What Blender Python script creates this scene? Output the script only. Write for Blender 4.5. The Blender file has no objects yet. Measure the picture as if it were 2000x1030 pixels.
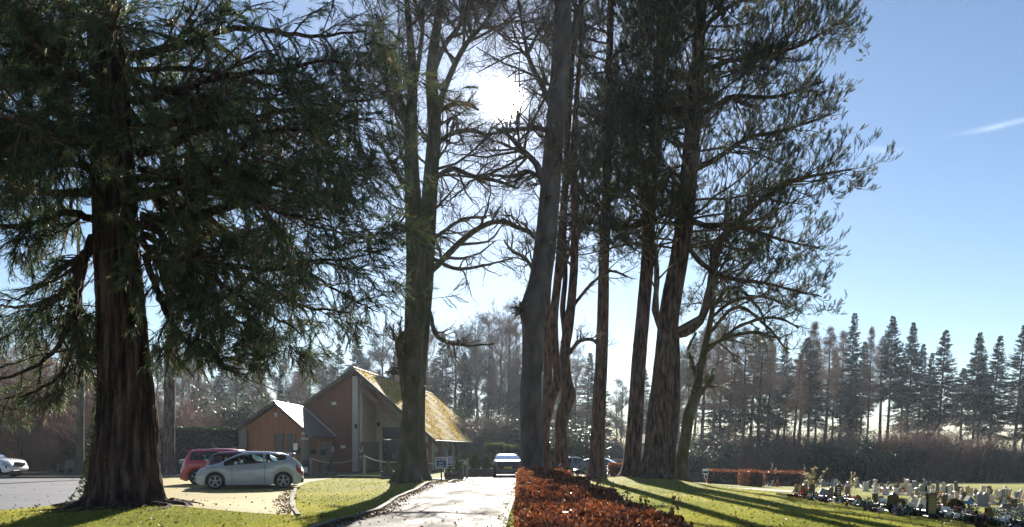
EXPOSURE, HAZE = 1.42, 0.0003
import bpy, math
import numpy as np
R_ = math.radians
rng = np.random.default_rng(11)
F, EYE, HY = 1450.0, 1.55, 875.0
scene = bpy.context.scene
col = scene.collection

# ------------------------------------------------------------------ terrain and picture-to-place helpers
def ss(a, b, v):
    t = np.clip((np.asarray(v, float) - a) / (b - a), 0, 1)
    return t * t * (3 - 2 * t)

MOUNDS = []          # (x, y, height, radius): the ground swells round the feet of the big trees
def gz(x, y):
    x = np.asarray(x, float); y = np.asarray(y, float)
    z = -0.3 * ss(28, 50, y) - 0.9 * ss(4, 20, x) - 0.9 * ss(45, 85, y) * ss(-2, 6, x) - 0.03 * np.maximum(0, y - 85) * ss(-2, 6, x)
    for (mx, my, mh, mr) in MOUNDS:
        z = z + mh * np.exp(-((x - mx) ** 2 + (y - my) ** 2) / mr ** 2)
    return z

def P(px, py, Y):
    return np.array([(px - 1000) / F * Y, Y, EYE + (HY - py) / F * Y])

def G(px, py):
    Y = np.linspace(4, 260, 6000)
    X = (px - 1000) / F * Y; Z = EYE + (HY - py) / F * Y
    i = np.argmax(Z < gz(X, Y))
    return np.array([X[i], Y[i], float(gz(X[i], Y[i]))])

def norm(v):
    return v / np.maximum(np.linalg.norm(v, axis=-1, keepdims=True), 1e-9)

# ------------------------------------------------------------------ mesh collector
class MB:
    def __init__(s):
        s.V = []; s.n = 0; s.Q = []; s.T = []; s.qm = []; s.tm = []; s.N = []; s.R = []
    def add(s, v, quads=None, tris=None, m=0, rnd=None):
        v = np.asarray(v, float).reshape(-1, 3)
        if quads is not None and len(quads):
            q = np.asarray(quads, int) + s.n; s.Q.append(q); s.qm.append(np.full(len(q), m))
        if tris is not None and len(tris):
            t = np.asarray(tris, int) + s.n; s.T.append(t); s.tm.append(np.full(len(t), m))
        s.V.append(v); s.n += len(v)
        s.R.append(np.full(len(v), 0.5) if rnd is None else np.asarray(rnd, float))
        return s
    def ngon(s, pts, m=0):
        s.N.append((np.arange(len(pts)) + s.n, m)); s.V.append(np.asarray(pts, float)); s.n += len(pts)
        s.R.append(np.full(len(pts), 0.5)); return s
    def box(s, c, d, rz=0, m=0, rx=0, ry=0):
        x, y, z = np.asarray(d, float) / 2
        v = np.array([[-x,-y,-z],[x,-y,-z],[x,y,-z],[-x,y,-z],[-x,-y,z],[x,-y,z],[x,y,z],[-x,y,z]])
        v = v @ rot(rx, ry, rz).T + np.asarray(c, float)
        return s.add(v, quads=[[0,3,2,1],[4,5,6,7],[0,1,5,4],[1,2,6,5],[2,3,7,6],[3,0,4,7]], m=m)
    def bevbox(s, c, d, b=0.02, rz=0, m=0, rx=0, ry=0):
        """box with chamfered vertical edges and a chamfered top"""
        x, y, z = np.asarray(d, float) / 2
        def ring(hx, hy, zz, bb):
            return [[-hx+bb,-hy,zz],[hx-bb,-hy,zz],[hx,-hy+bb,zz],[hx,hy-bb,zz],[hx-bb,hy,zz],[-hx+bb,hy,zz],[-hx,hy-bb,zz],[-hx,-hy+bb,zz]]
        v = np.array(ring(x,y,-z,b)+ring(x,y,z-b,b)+ring(x-b,y-b,z,b)) @ rot(rx,ry,rz).T + np.asarray(c, float)
        q = [[k*8+i, k*8+(i+1)%8, k*8+8+(i+1)%8, k*8+8+i] for k in range(2) for i in range(8)]
        n0 = s.n; s.add(v, quads=q, m=m)
        s.N.append((n0+np.arange(16,24), m)); s.N.append((n0+np.arange(7,-1,-1), m)); return s
    def prism(s, outline, ext, m=0):
        """closed outline (n,3) swept along the vector ext"""
        o = np.asarray(outline, float); n = len(o); v = np.vstack([o, o + np.asarray(ext, float)]); n0 = s.n
        s.add(v, quads=[[i, (i+1) % n, n+(i+1) % n, n+i] for i in range(n)], m=m)
        s.N.append((n0+np.arange(n-1, -1, -1), m)); s.N.append((n0+np.arange(n, 2*n), m)); return s
    def lathe(s, prof, c=(0,0,0), S=16, m=0, axis='z', cap=True):
        prof = np.asarray(prof, float); a = np.linspace(0, 2*np.pi, S, endpoint=False); k = len(prof)
        v = np.stack([prof[:,None,0]*np.cos(a), prof[:,None,0]*np.sin(a), np.repeat(prof[:,1:2], S, 1)], -1).reshape(-1,3)
        if axis == 'y': v = v[:, [0,2,1]] * np.array([1,1,-1])
        if axis == 'x': v = v[:, [2,1,0]] * np.array([1,1,-1])
        v = v + np.asarray(c, float); n0 = s.n
        s.add(v, quads=[[i*S+j, i*S+(j+1)%S, (i+1)*S+(j+1)%S, (i+1)*S+j] for i in range(k-1) for j in range(S)], m=m)
        if cap:
            s.N.append((n0+np.arange(S-1,-1,-1), m)); s.N.append((n0+(k-1)*S+np.arange(S), m))
        return s
    def tubes(s, pts, rad, S=6, m=0, rnd=None):
        v, q = tube_arrays(pts, rad, S)
        r = None if rnd is None else np.repeat(rnd, pts.shape[1]*S)
        return s.add(v, quads=q, m=m, rnd=r)
    def tube(s, pts, rad, S=6, m=0):
        pts = np.asarray(pts, float); rad = np.broadcast_to(np.asarray(rad, float), (len(pts),))
        return s.tubes(pts[None], rad[None], S, m)
    def bake(s, tv, tt, pos, dirs, scale, m=0, rnd=None, roll=None, gen=rng):
        N = len(pos)
        if N == 0: return s
        x = norm(dirs); up = np.where(np.abs(x[:, 2:3]) < .9, np.array([[0,0,1.]]), np.array([[1.,0,0]]))
        y = norm(np.cross(up, x)); z = np.cross(x, y)
        a = gen.uniform(0, 2*np.pi, N) if roll is None else roll
        ca, sa = np.cos(a)[:,None], np.sin(a)[:,None]
        y2 = ca*y + sa*z; z2 = -sa*y + ca*z
        M = np.stack([x, y2, z2], 1) * np.asarray(scale, float).reshape(-1,1,1)
        v = np.einsum('kj,njc->nkc', tv, M) + pos[:, None]
        k = len(tv); t = (np.asarray(tt)[None] + (np.arange(N)*k)[:,None,None]).reshape(-1,3)
        r = gen.uniform(0,1,N) if rnd is None else rnd
        return s.add(v.reshape(-1,3), tris=t, m=m, rnd=np.repeat(r, k))
    def build(s, name, mats, parent=None, origin=None, smooth=True, local=False):
        me = bpy.data.meshes.new(name)
        V = np.vstack(s.V)
        org = np.zeros(3)
        if origin is not None: org = np.asarray(origin, float)
        elif parent is not None and not local: org = np.array(parent.location)
        if parent is not None and parent.parent is not None and not local: org = org + np.array(parent.parent.location)
        V = V - org
        li, ls, mi, tot = [], [], [], 0
        for arrs, mm, k in ((s.Q, s.qm, 4), (s.T, s.tm, 3)):
            if arrs:
                a = np.vstack(arrs); li.append(a.ravel()); ls.append(tot + np.arange(len(a))*k); mi.append(np.concatenate(mm)); tot += a.size
        for a, m in s.N:
            li.append(a); ls.append(np.array([tot])); mi.append(np.array([m])); tot += len(a)
        li = np.concatenate(li); ls = np.concatenate(ls); mi = np.concatenate(mi)
        me.vertices.add(len(V)); me.vertices.foreach_set('co', V.ravel().astype(np.float32))
        me.loops.add(len(li)); me.loops.foreach_set('vertex_index', li.astype(np.int32))
        me.polygons.add(len(ls)); me.polygons.foreach_set('loop_start', ls.astype(np.int32))
        me.polygons.foreach_set('material_index', mi.astype(np.int32))
        me.polygons.foreach_set('use_smooth', np.full(len(ls), smooth))
        at = me.attributes.new('rnd', 'FLOAT', 'POINT'); at.data.foreach_set('value', np.concatenate(s.R).astype(np.float32))
        me.update(calc_edges=True)
        for mt in (mats if isinstance(mats, (list, tuple)) else [mats]): me.materials.append(mt)
        o = bpy.data.objects.new(name, me); col.objects.link(o)
        if parent is not None: o.parent = parent
        elif origin is not None: o.location = org
        return o

def rot(rx, ry, rz):
    cx, sx, cy, sy, cz, sz = math.cos(rx), math.sin(rx), math.cos(ry), math.sin(ry), math.cos(rz), math.sin(rz)
    return (np.array([[cz,-sz,0],[sz,cz,0],[0,0,1]]) @ np.array([[cy,0,sy],[0,1,0],[-sy,0,cy]]) @ np.array([[1,0,0],[0,cx,-sx],[0,sx,cx]]))

def tube_arrays(pts, rad, S):
    N, K, _ = pts.shape
    t = norm(np.gradient(pts, axis=1))
    mt = norm(pts[:, -1] - pts[:, 0])
    ref = np.where(np.abs(mt[:, 2:3]) < .8, np.array([[0,0,1.]]), np.array([[1.,0,0]]))[:, None]
    u = norm(np.cross(t, ref)); w = np.cross(t, u)
    a = np.linspace(0, 2*np.pi, S, endpoint=False)
    v = pts[:,:,None] + rad[:,:,None,None]*(np.cos(a)[:,None]*u[:,:,None] + np.sin(a)[:,None]*w[:,:,None])
    b = np.arange(N)[:,None,None]*K*S + np.arange(K-1)[None,:,None]*S
    j = np.arange(S)[None,None]; j2 = (j+1) % S
    q = np.stack([b+j, b+j2, b+S+j2, b+S+j], -1).reshape(-1,4)
    return v.reshape(-1,3), q

def resample(p, n, smooth=True):
    """Catmull-Rom through rows of p (k, d) -> (n, d)"""
    p = np.asarray(p, float); k = len(p)
    if k < 3: 
        t = np.linspace(0, 1, n)[:,None]; return p[0]*(1-t)+p[-1]*t
    seg = np.linalg.norm(np.diff(p[:, :3], axis=0), axis=1); c = np.concatenate([[0], np.cumsum(seg)])
    tt = np.linspace(0, c[-1], n); i = np.clip(np.searchsorted(c, tt, side='right')-1, 0, k-2)
    f = ((tt - c[i]) / np.maximum(seg[i], 1e-9))[:,None]
    q = np.vstack([2*p[0]-p[1], p, 2*p[-1]-p[-2]])
    a, b, d, e = q[i], q[i+1], q[i+2], q[i+3]
    return .5*((2*b)+(-a+d)*f+(2*a-5*b+4*d-e)*f*f+(-a+3*b-3*d+e)*f**3)

def grow(pp, pr, n, t0, t1, length, ang, K, up=0.0, wob=.15, rfac=.6, rmin=.006, gen=rng, taper=True, pw=1.0, dirz=None, azi=None):
    """children on every parent polyline (N,K,3): vectorised"""
    N, KP, _ = pp.shape; idx = np.repeat(np.arange(N), n); M = len(idx)
    t = t0 + (t1-t0)*gen.uniform(0,1,M)**pw
    f = t*(KP-1); i = np.clip(f.astype(int), 0, KP-2); w = (f-i)[:,None]
    pos = pp[idx,i]*(1-w)+pp[idx,i+1]*w
    r0 = pr[idx,i]*(1-w[:,0])+pr[idx,i+1]*w[:,0]
    T = norm(pp[idx,i+1]-pp[idx,i])
    pl = np.linalg.norm(np.diff(pp, axis=1), axis=2).sum(1)[idx]
    rv = norm(gen.normal(size=(M,3)))
    if azi is not None:
        a = azi(M); rv = np.stack([np.cos(a), np.sin(a), np.zeros(M)], 1)
    per = norm(rv - (rv*T).sum(1,keepdims=True)*T)
    an = R_(ang) + gen.normal(0, .16, M)
    d = np.cos(an)[:,None]*T + np.sin(an)[:,None]*per
    if dirz is not None: d = d*np.array([1,1,.35]) + np.array([0,0,1.])*np.asarray(dirz(M)).reshape(-1,1); d = norm(d)
    L = length(t, pl, M) if callable(length) else length*pl*gen.uniform(.6,1.2,M)*(1-.55*t if taper else 1)
    pts = np.zeros((M,K,3)); pts[:,0] = pos
    ups = np.linspace(up[0], up[1], K-1) if isinstance(up, (tuple, list)) else np.full(K-1, up)
    st = (np.asarray(L)/(K-1)).reshape(-1,1)
    for k in range(1,K):
        d = norm(d + wob*gen.normal(size=(M,3)) + np.array([0,0,1.])*ups[k-1])
        pts[:,k] = pts[:,k-1] + d*st
    rad = np.maximum(r0*rfac, rmin)[:,None]*np.linspace(1,.3,K)[None]
    return pts, np.maximum(rad, rmin*.7)

def trunk_tube(mb, p, S=28, rows=60, amp=.05, ks=(5,9,13,17), flare=.25, fh=.6, gen=rng, m=0, lobes=5):
    """p: rows (x,y,z,r) base first; ridged bark and buttressed foot"""
    q = resample(p, rows); pts, r = q[:,:3], q[:,3]
    t = norm(np.gradient(pts, axis=0)); ref = np.array([0,1.,0])
    u = norm(np.cross(np.broadcast_to(ref, t.shape), t)); w = np.cross(t, u)
    a = np.linspace(0, 2*np.pi, S, endpoint=False)[None]; h = (pts[:,2]-pts[0,2])[:,None]
    d = np.zeros((rows,S))
    for k in ks: d += np.cos(k*a + gen.uniform(0,6.3) + .5*np.sin(h*gen.uniform(.3,1.2)+gen.uniform(0,6)))*gen.uniform(.5,1)
    d = d/len(ks)*amp*1.6 + gen.normal(0, amp*.25, (rows,S))
    fl = np.exp(-h/fh)*flare*(.45+.55*np.cos(lobes*a+gen.uniform(0,6)))
    rr = r[:,None]*(1+d+fl)
    v = pts[:,None]+rr[...,None]*(np.cos(a)[...,None]*u[:,None]+np.sin(a)[...,None]*w[:,None])
    b = np.arange(rows-1)[:,None]*S; j = np.arange(S)[None]; j2 = (j+1)%S
    qd = np.stack([b+j, b+j2, b+S+j2, b+S+j], -1).reshape(-1,4)
    mb.add(v.reshape(-1,3), quads=qd, m=m)

# ------------------------------------------------------------------ objects
def thing(name, label, cat, loc=(0,0,0), rz=0, group=None):
    o = bpy.data.objects.new(name, None); col.objects.link(o)
    o.location = tuple(float(v) for v in loc); o.rotation_euler = (0,0,rz); o.empty_display_size = .2
    return tag(o, label, cat, group)
def tag(o, label, cat, group=None):
    o['label'] = label; o['category'] = cat
    if group: o['group'] = group
    return o
def struct(o, kind='structure'):
    o['kind'] = kind; return o
def dup(src, loc, rz=0, label=None, group=None, scale=None, rx=0, ry=0):
    r = src.copy(); col.objects.link(r)
    r.location = tuple(float(v) for v in loc); r.rotation_euler = (rx, ry, rz)
    if scale is not None: r.scale = (scale,)*3 if np.isscalar(scale) else tuple(scale)
    if label: r['label'] = label
    if group: r['group'] = group
    for ch in list(src.children):
        c = ch.copy(); col.objects.link(c); c.parent = r
        for g in ch.children:
            d = g.copy(); col.objects.link(d); d.parent = c
    return r

# ------------------------------------------------------------------ materials
def mat(name):
    m = bpy.data.materials.new(name); m.use_nodes = True; nt = m.node_tree; nt.nodes.clear()
    out = nt.nodes.new('ShaderNodeOutputMaterial')
    return m, nt, out
def nd(nt, t, **kw):
    n = nt.nodes.new(t)
    for k, v in kw.items():
        if k.startswith('i_'):
            key = k[2:]; key = int(key) if key.isdigit() else key.replace('_', ' ')
            n.inputs[key].default_value = v
        else: setattr(n, k, v)
    return n
def ramp(nt, src, stops):
    r = nt.nodes.new('ShaderNodeValToRGB'); e = r.color_ramp.elements
    while len(e) < len(stops): e.new(.5)
    for k, (p, c) in enumerate(stops):
        e[k].position = p; e[k].color = (*c, 1) if len(c) == 3 else c
    nt.links.new(src, r.inputs[0]); return r.outputs[0]
def surf(name, stops, scale=4.0, rough=.8, stretch=(1,1,1), bump=.3, bscale=None, metallic=0, detail=6, spec=.5, bdist=.02, coat=0):
    """noise-coloured surface with bump"""
    m, nt, out = mat(name)
    tc = nd(nt, 'ShaderNodeTexCoord'); mp = nd(nt, 'ShaderNodeMapping'); mp.inputs['Scale'].default_value = stretch
    nt.links.new(tc.outputs['Object'], mp.inputs[0])
    no = nd(nt, 'ShaderNodeTexNoise', i_Scale=scale, i_Detail=detail, i_Roughness=.6); nt.links.new(mp.outputs[0], no.inputs['Vector'])
    b = nd(nt, 'ShaderNodeBsdfPrincipled', i_Roughness=rough, i_Metallic=metallic)
    b.inputs['Specular IOR Level'].default_value = spec; b.inputs['Coat Weight'].default_value = coat
    nt.links.new(ramp(nt, no.outputs['Fac'], stops), b.inputs['Base Color'])
    if bump:
        n2 = nd(nt, 'ShaderNodeTexNoise', i_Scale=bscale or scale*3, i_Detail=8); nt.links.new(mp.outputs[0], n2.inputs['Vector'])
        bp = nd(nt, 'ShaderNodeBump', i_Strength=bump, i_Distance=bdist); nt.links.new(n2.outputs['Fac'], bp.inputs['Height'])
        nt.links.new(bp.outputs[0], b.inputs['Normal'])
    nt.links.new(b.outputs[0], out.inputs[0]); return m
def leafmat(name, stops, trans=.35, rough=.5, spec=.4, tint=(1,1,1)):
    """leaf colour picked per leaf from the rnd attribute; light passes through"""
    m, nt, out = mat(name)
    at = nd(nt, 'ShaderNodeAttribute', attribute_name='rnd'); c = ramp(nt, at.outputs['Fac'], stops)
    b = nd(nt, 'ShaderNodeBsdfPrincipled', i_Roughness=rough); b.inputs['Specular IOR Level'].default_value = spec
    nt.links.new(c, b.inputs['Base Color'])
    tr = nd(nt, 'ShaderNodeBsdfTranslucent'); mx = nd(nt, 'ShaderNodeMix', data_type='RGBA', blend_type='MULTIPLY'); mx.inputs[0].default_value = 1
    nt.links.new(c, mx.inputs[6]); mx.inputs[7].default_value = (*tint, 1); nt.links.new(mx.outputs[2], tr.inputs[0])
    s = nd(nt, 'ShaderNodeMixShader'); s.inputs[0].default_value = trans
    nt.links.new(b.outputs[0], s.inputs[1]); nt.links.new(tr.outputs[0], s.inputs[2]); nt.links.new(s.outputs[0], out.inputs[0]); return m
def plain(name, c, rough=.5, metallic=0, spec=.5, coat=0, emit=None):
    m, nt, out = mat(name)
    b = nd(nt, 'ShaderNodeBsdfPrincipled', i_Roughness=rough, i_Metallic=metallic)
    no = nd(nt, 'ShaderNodeTexNoise', i_Scale=9.0, i_Detail=4)
    hi = tuple(min(1, v*1.12) for v in c); lo = tuple(v*.86 for v in c)
    nt.links.new(ramp(nt, no.outputs['Fac'], [(.3, lo), (.7, hi)]), b.inputs['Base Color'])
    b.inputs['Specular IOR Level'].default_value = spec; b.inputs['Coat Weight'].default_value = coat
    nt.links.new(b.outputs[0], out.inputs[0]); return m
def glassmat(name, tint=(.55,.62,.6), refl=.1, rough=.02):
    m, nt, out = mat(name)
    t = nd(nt, 'ShaderNodeBsdfTransparent'); t.inputs[0].default_value = (*tint, 1)
    g = nd(nt, 'ShaderNodeBsdfGlossy', i_Roughness=rough); g.inputs[0].default_value = (1,1,1,1)
    fr = nd(nt, 'ShaderNodeFresnel', i_IOR=1.5); s = nd(nt, 'ShaderNodeMixShader')
    nt.links.new(fr.outputs[0], s.inputs[0]); nt.links.new(t.outputs[0], s.inputs[1]); nt.links.new(g.outputs[0], s.inputs[2])
    nt.links.new(s.outputs[0], out.inputs[0]); return m
# ------------------------------------------------------------------ camera, sun, sky, air
SUN_EL, SUN_AZ = R_(25.1), R_(-0.6)
cam_d = bpy.data.cameras.new('camera'); cam = bpy.data.objects.new('camera', cam_d); col.objects.link(cam)
cam.location = (0, 0, EYE); cam.rotation_euler = (R_(90), 0, 0)
cam_d.sensor_width = 36; cam_d.lens = 36 * F / 2000; cam_d.shift_y = (HY - 515) / 2000
cam_d.clip_start = .1; cam_d.clip_end = 3000
scene.camera = cam

sl = bpy.data.lights.new('sun', 'SUN'); sl.energy = 5.0; sl.angle = R_(.5); sl.color = (1, .93, .82)
so = bpy.data.objects.new('sun', sl); col.objects.link(so); so.location = (0, 20, 60)
so.rotation_euler = (R_(90) - SUN_EL, 0, math.pi - SUN_AZ)
sdir = np.array([math.sin(SUN_AZ)*math.cos(SUN_EL), math.cos(SUN_AZ)*math.cos(SUN_EL), math.sin(SUN_EL)])

w = bpy.data.worlds.new('World'); scene.world = w; w.use_nodes = True
nt = w.node_tree; nt.nodes.clear()
sky = nd(nt, 'ShaderNodeTexSky', sky_type='NISHITA', sun_disc=False, sun_elevation=SUN_EL, sun_rotation=SUN_AZ, altitude=80, air_density=1.0, dust_density=.15, ozone_density=3.0)
bg = nd(nt, 'ShaderNodeBackground', i_Strength=.05); nt.links.new(sky.outputs[0], bg.inputs[0])
# the sun's own disc and the bright sky close round it, by angle from the sun
tc = nd(nt, 'ShaderNodeTexCoord')
dp = nd(nt, 'ShaderNodeVectorMath', operation='DOT_PRODUCT'); dp.inputs[1].default_value = tuple(sdir); nt.links.new(tc.outputs['Generated'], dp.inputs[0])
ac = nd(nt, 'ShaderNodeMath', operation='ARCCOSINE'); nt.links.new(dp.outputs['Value'], ac.inputs[0])
def sky_lobe(width, amount):
    a = nd(nt, 'ShaderNodeMath', operation='DIVIDE'); a.inputs[1].default_value = R_(width); nt.links.new(ac.outputs[0], a.inputs[0])
    p = nd(nt, 'ShaderNodeMath', operation='POWER'); p.inputs[1].default_value = 4.0 if width < 2 else 1.3; nt.links.new(a.outputs[0], p.inputs[0])
    n = nd(nt, 'ShaderNodeMath', operation='MULTIPLY'); n.inputs[1].default_value = -1; nt.links.new(p.outputs[0], n.inputs[0])
    e = nd(nt, 'ShaderNodeMath', operation='EXPONENT'); nt.links.new(n.outputs[0], e.inputs[0])
    m = nd(nt, 'ShaderNodeMath', operation='MULTIPLY'); m.inputs[1].default_value = amount; nt.links.new(e.outputs[0], m.inputs[0]); return m
l1, l2 = sky_lobe(1.0, 60.0), sky_lobe(9.0, .07)
l3 = sky_lobe(2.4, .22)
sm = nd(nt, 'ShaderNodeMath', operation='ADD'); nt.links.new(l1.outputs[0], sm.inputs[0]); nt.links.new(l2.outputs[0], sm.inputs[1])
sm2 = nd(nt, 'ShaderNodeMath', operation='ADD'); nt.links.new(sm.outputs[0], sm2.inputs[0]); nt.links.new(l3.outputs[0], sm2.inputs[1])
bg2 = nd(nt, 'ShaderNodeBackground'); bg2.inputs[0].default_value = (1, .97, .93, 1); nt.links.new(sm2.outputs[0], bg2.inputs[1])
# two faint wisps of high cloud, by direction
sp = nd(nt, 'ShaderNodeSeparateXYZ'); nt.links.new(tc.outputs['Generated'], sp.inputs[0])
def M2(op, a, b=None):
    n = nd(nt, 'ShaderNodeMath', operation=op)
    for k, v in enumerate((a, b)):
        if v is None: continue
        if isinstance(v, (int, float)): n.inputs[k].default_value = v
        else: nt.links.new(v, n.inputs[k])
    return n.outputs[0]
yy = M2('MAXIMUM', sp.outputs['Y'], .05); uu, vv = M2('DIVIDE', sp.outputs['X'], yy), M2('DIVIDE', sp.outputs['Z'], yy)
cn = nd(nt, 'ShaderNodeTexNoise', i_Scale=38.0, i_Detail=5); nt.links.new(tc.outputs['Generated'], cn.inputs['Vector'])
def wisp(u0, v0, slope, lu, lv):
    du = M2('SUBTRACT', uu, u0); dv = M2('SUBTRACT', M2('SUBTRACT', vv, v0), M2('MULTIPLY', du, slope)); dv = M2('ADD', dv, M2('MULTIPLY', M2('SUBTRACT', cn.outputs['Fac'], .5), lv*1.6))
    a, b_ = M2('DIVIDE', du, lu), M2('DIVIDE', dv, lv); return M2('EXPONENT', M2('MULTIPLY', M2('ADD', M2('MULTIPLY', a, a), M2('MULTIPLY', b_, b_)), -1.0))
cl = M2('MULTIPLY', M2('ADD', wisp(.665, .436, .22, .055, .0035), M2('MULTIPLY', wisp(.492, .401, -.03, .026, .005), .7)), M2('MULTIPLY', cn.outputs['Fac'], .22))
bg3 = nd(nt, 'ShaderNodeBackground'); nt.links.new(cl, bg3.inputs[1]); ad0 = nd(nt, 'ShaderNodeAddShader'); nt.links.new(bg.outputs[0], ad0.inputs[0]); nt.links.new(bg3.outputs[0], ad0.inputs[1])
ad = nd(nt, 'ShaderNodeAddShader'); nt.links.new(ad0.outputs[0], ad.inputs[0]); nt.links.new(bg2.outputs[0], ad.inputs[1])
wo = nd(nt, 'ShaderNodeOutputWorld'); nt.links.new(ad.outputs[0], wo.inputs[0])

vs = scene.view_settings; vs.view_transform = 'Standard'; vs.look = 'None'; vs.gamma = 1; vs.use_curve_mapping = False; vs.exposure = EXPOSURE
scene.cycles.max_bounces = 6; scene.cycles.diffuse_bounces = 3; scene.cycles.transparent_max_bounces = 12; scene.cycles.volume_bounces = 0
scene.cycles.use_denoising = True
scene.cycles.sample_clamp_indirect = 6.0

if HAZE:
    m, nt, out = mat('air'); pv = nd(nt, 'ShaderNodeVolumePrincipled', i_Density=HAZE, i_Anisotropy=.45)
    pv.inputs['Color'].default_value = (.72, .85, 1, 1); nt.links.new(pv.outputs[0], out.inputs['Volume'])
    hz = MB().box((0, 155, 14), (620, 530, 50)).build('haze', m); struct(hz, 'stuff')

# ------------------------------------------------------------------ ground plan (x, y in metres)
def px_poly(pts): return np.array([G(*p)[:2] for p in pts])
ROAD_L = px_poly([(560,1056),(640,1028),(740,1000),(780,974),(820,958),(860,948),(896,939)]); ROAD_L[0] = (-3.7, 8)
ROAD_R = px_poly([(976,1030),(996,980),(1004,954),(1009,934)]); ROAD_R = np.vstack([[-.3, 8], ROAD_R])
FAR_ROAD = np.array([[-2.5,35.2],[.3,37.2],[.9,44],[1.6,52],[4,58],[9,70],[4,74],[-2,60],[-2.3,50],[-4.6,44.5],[-4.6,41.5]])
FAR_LANE = np.array([[.9,44],[4,43.5],[8,44.5],[8.5,48.5],[4,48],[1.2,48]])
ASPHALT = np.array([[-60,16.9],[-10.4,17.2],[-13.5,26],[-22,44],[-30,42.6],[-60,38]])
MOSSY = np.array([[-10.35,17.25],[-4.85,16.7],[-8.1,27.6],[-9.6,35],[-10.5,44],[-20.5,44.5],[-13.45,26.1]])
BLOCK = np.array([[-60,38.4],[-30,43],[-22,44.5],[-20.4,44.8],[-11,45],[-11,58.5],[-27,59],[-60,56]])
PATH = np.array([[2.6,36.0],[5.4,36.4],[9.5,38.6],[9.5,40.3],[5.4,38.4],[2.6,37.8]])
PATH_R = np.array([[8.6,36.6],[12,37.8],[17,42],[20,46],[15.5,46.5],[12,42],[8.4,38.5]])
def inside(poly, x, y):
    r = np.zeros(np.shape(x), bool); n = len(poly)
    for i in range(n):
        x1, y1 = poly[i]; x2, y2 = poly[(i+1) % n]
        c = ((y1 > y) != (y2 > y)) & (x < (x2-x1)*(y-y1)/(y2-y1+1e-12)+x1); r ^= c
    return r
ROAD = np.vstack([ROAD_L, ROAD_R[::-1]])
PAVED = [ROAD, FAR_ROAD, FAR_LANE, ASPHALT, MOSSY, BLOCK, PATH, PATH_R]

# ground sheet
def axis(*segs):
    return np.unique(np.round(np.concatenate([np.arange(a, b+1e-6, s) for a, b, s in segs]), 3))
gx = axis((-280,-60,10),(-60,-20,2),(-20,20,.5),(20,60,2),(60,280,10)); gy = axis((-20,6,2),(6,48,.5),(48,90,2),(90,400,10))
XX, YY = np.meshgrid(gx, gy); nx, ny = len(gx), len(gy)
def build_ground(mt):
    mb = MB(); v = np.stack([XX, YY, gz(XX, YY)], -1).reshape(-1,3)
    i = (np.arange(ny-1)[:,None]*nx+np.arange(nx-1)[None]).ravel()
    mb.add(v, quads=np.stack([i, i+1, i+nx+1, i+nx], -1)); struct(mb.build('ground', mt))
def sheet(name, poly, mt, lift, step=.8):
    """a paved sheet following the ground: grid cells clipped to the polygon by snapping a triangulated outline"""
    import bmesh
    from mathutils.geometry import delaunay_2d_cdt
    from mathutils import Vector
    pts = []; n = len(poly)
    for i in range(n):
        a, b = poly[i], poly[(i+1) % n]; k = max(1, int(np.hypot(*(b-a))/step))
        for j in range(k): pts.append(a+(b-a)*j/k)
    ne = len(pts); edges = [(i, (i+1) % ne) for i in range(ne)]
    x0, y0 = poly.min(0); x1, y1 = poly.max(0); st = max(step, (x1-x0)/60)
    gx_, gy_ = np.meshgrid(np.arange(x0+st/2, x1, st), np.arange(y0+st/2, y1, st)); ok = inside(poly, gx_, gy_)
    pts += [np.array(p) for p in zip(gx_[ok], gy_[ok])]
    r = delaunay_2d_cdt([Vector((float(p[0]), float(p[1]))) for p in pts], edges, [], 1, 1e-5)
    V = np.array([[v.x, v.y] for v in r[0]]); mb = MB()
    T = [f for f in r[2] if len(f) == 3]
    mb.add(np.column_stack([V, gz(V[:,0], V[:,1])+lift]), tris=T)
    return struct(mb.build(name, mt))
def kerb(name, line, mt, w=.12, h=.1, step=.9, jit=.0):
    line = np.asarray(line, float); k = max(2, int(np.linalg.norm(np.diff(line, axis=0), axis=1).sum()/step))
    q = resample(np.column_stack([line, np.zeros(len(line))]), k)[:, :2]
    t = np.gradient(q, axis=0); t /= np.linalg.norm(t, axis=1)[:,None]; nrm = np.stack([-t[:,1], t[:,0]], 1)
    z = gz(q[:,0], q[:,1]); hh = h+rng.normal(0, jit, k)
    a = np.column_stack([q-nrm*w/2, z-.1]); b = np.column_stack([q-nrm*w/2, z+hh]); c = np.column_stack([q+nrm*w/2, z+hh]); d = np.column_stack([q+nrm*w/2, z-.1])
    v = np.stack([a,b,c,d], 1).reshape(-1,3); mb = MB()
    mb.add(v, quads=[[i*4+j, i*4+j+1, i*4+4+j+1, i*4+4+j] for i in range(k-1) for j in range(3)])
    return struct(mb.build(name, mt, smooth=False))

# lawn, with leaf litter browning it under the woods (ground that really differs, by place)
m, nt, out = mat('lawn'); tc = nd(nt, 'ShaderNodeTexCoord')
n1 = nd(nt, 'ShaderNodeTexNoise', i_Scale=.35, i_Detail=7); nt.links.new(tc.outputs['Object'], n1.inputs['Vector'])
n2 = nd(nt, 'ShaderNodeTexNoise', i_Scale=9.0, i_Detail=6); nt.links.new(tc.outputs['Object'], n2.inputs['Vector'])
c1 = ramp(nt, n1.outputs['Fac'], [(.3, (.14,.165,.035)), (.55, (.25,.245,.055)), (.8, (.33,.275,.08))])
c2 = ramp(nt, n2.outputs['Fac'], [(.3, (.6,.6,.55)), (.7, (1.25,1.2,1.1))])
mx = nd(nt, 'ShaderNodeMix', data_type='RGBA', blend_type='MULTIPLY'); mx.inputs[0].default_value = 1; nt.links.new(c1, mx.inputs[6]); nt.links.new(c2, mx.inputs[7])
sx = nd(nt, 'ShaderNodeSeparateXYZ'); nt.links.new(tc.outputs['Object'], sx.inputs[0])
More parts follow.
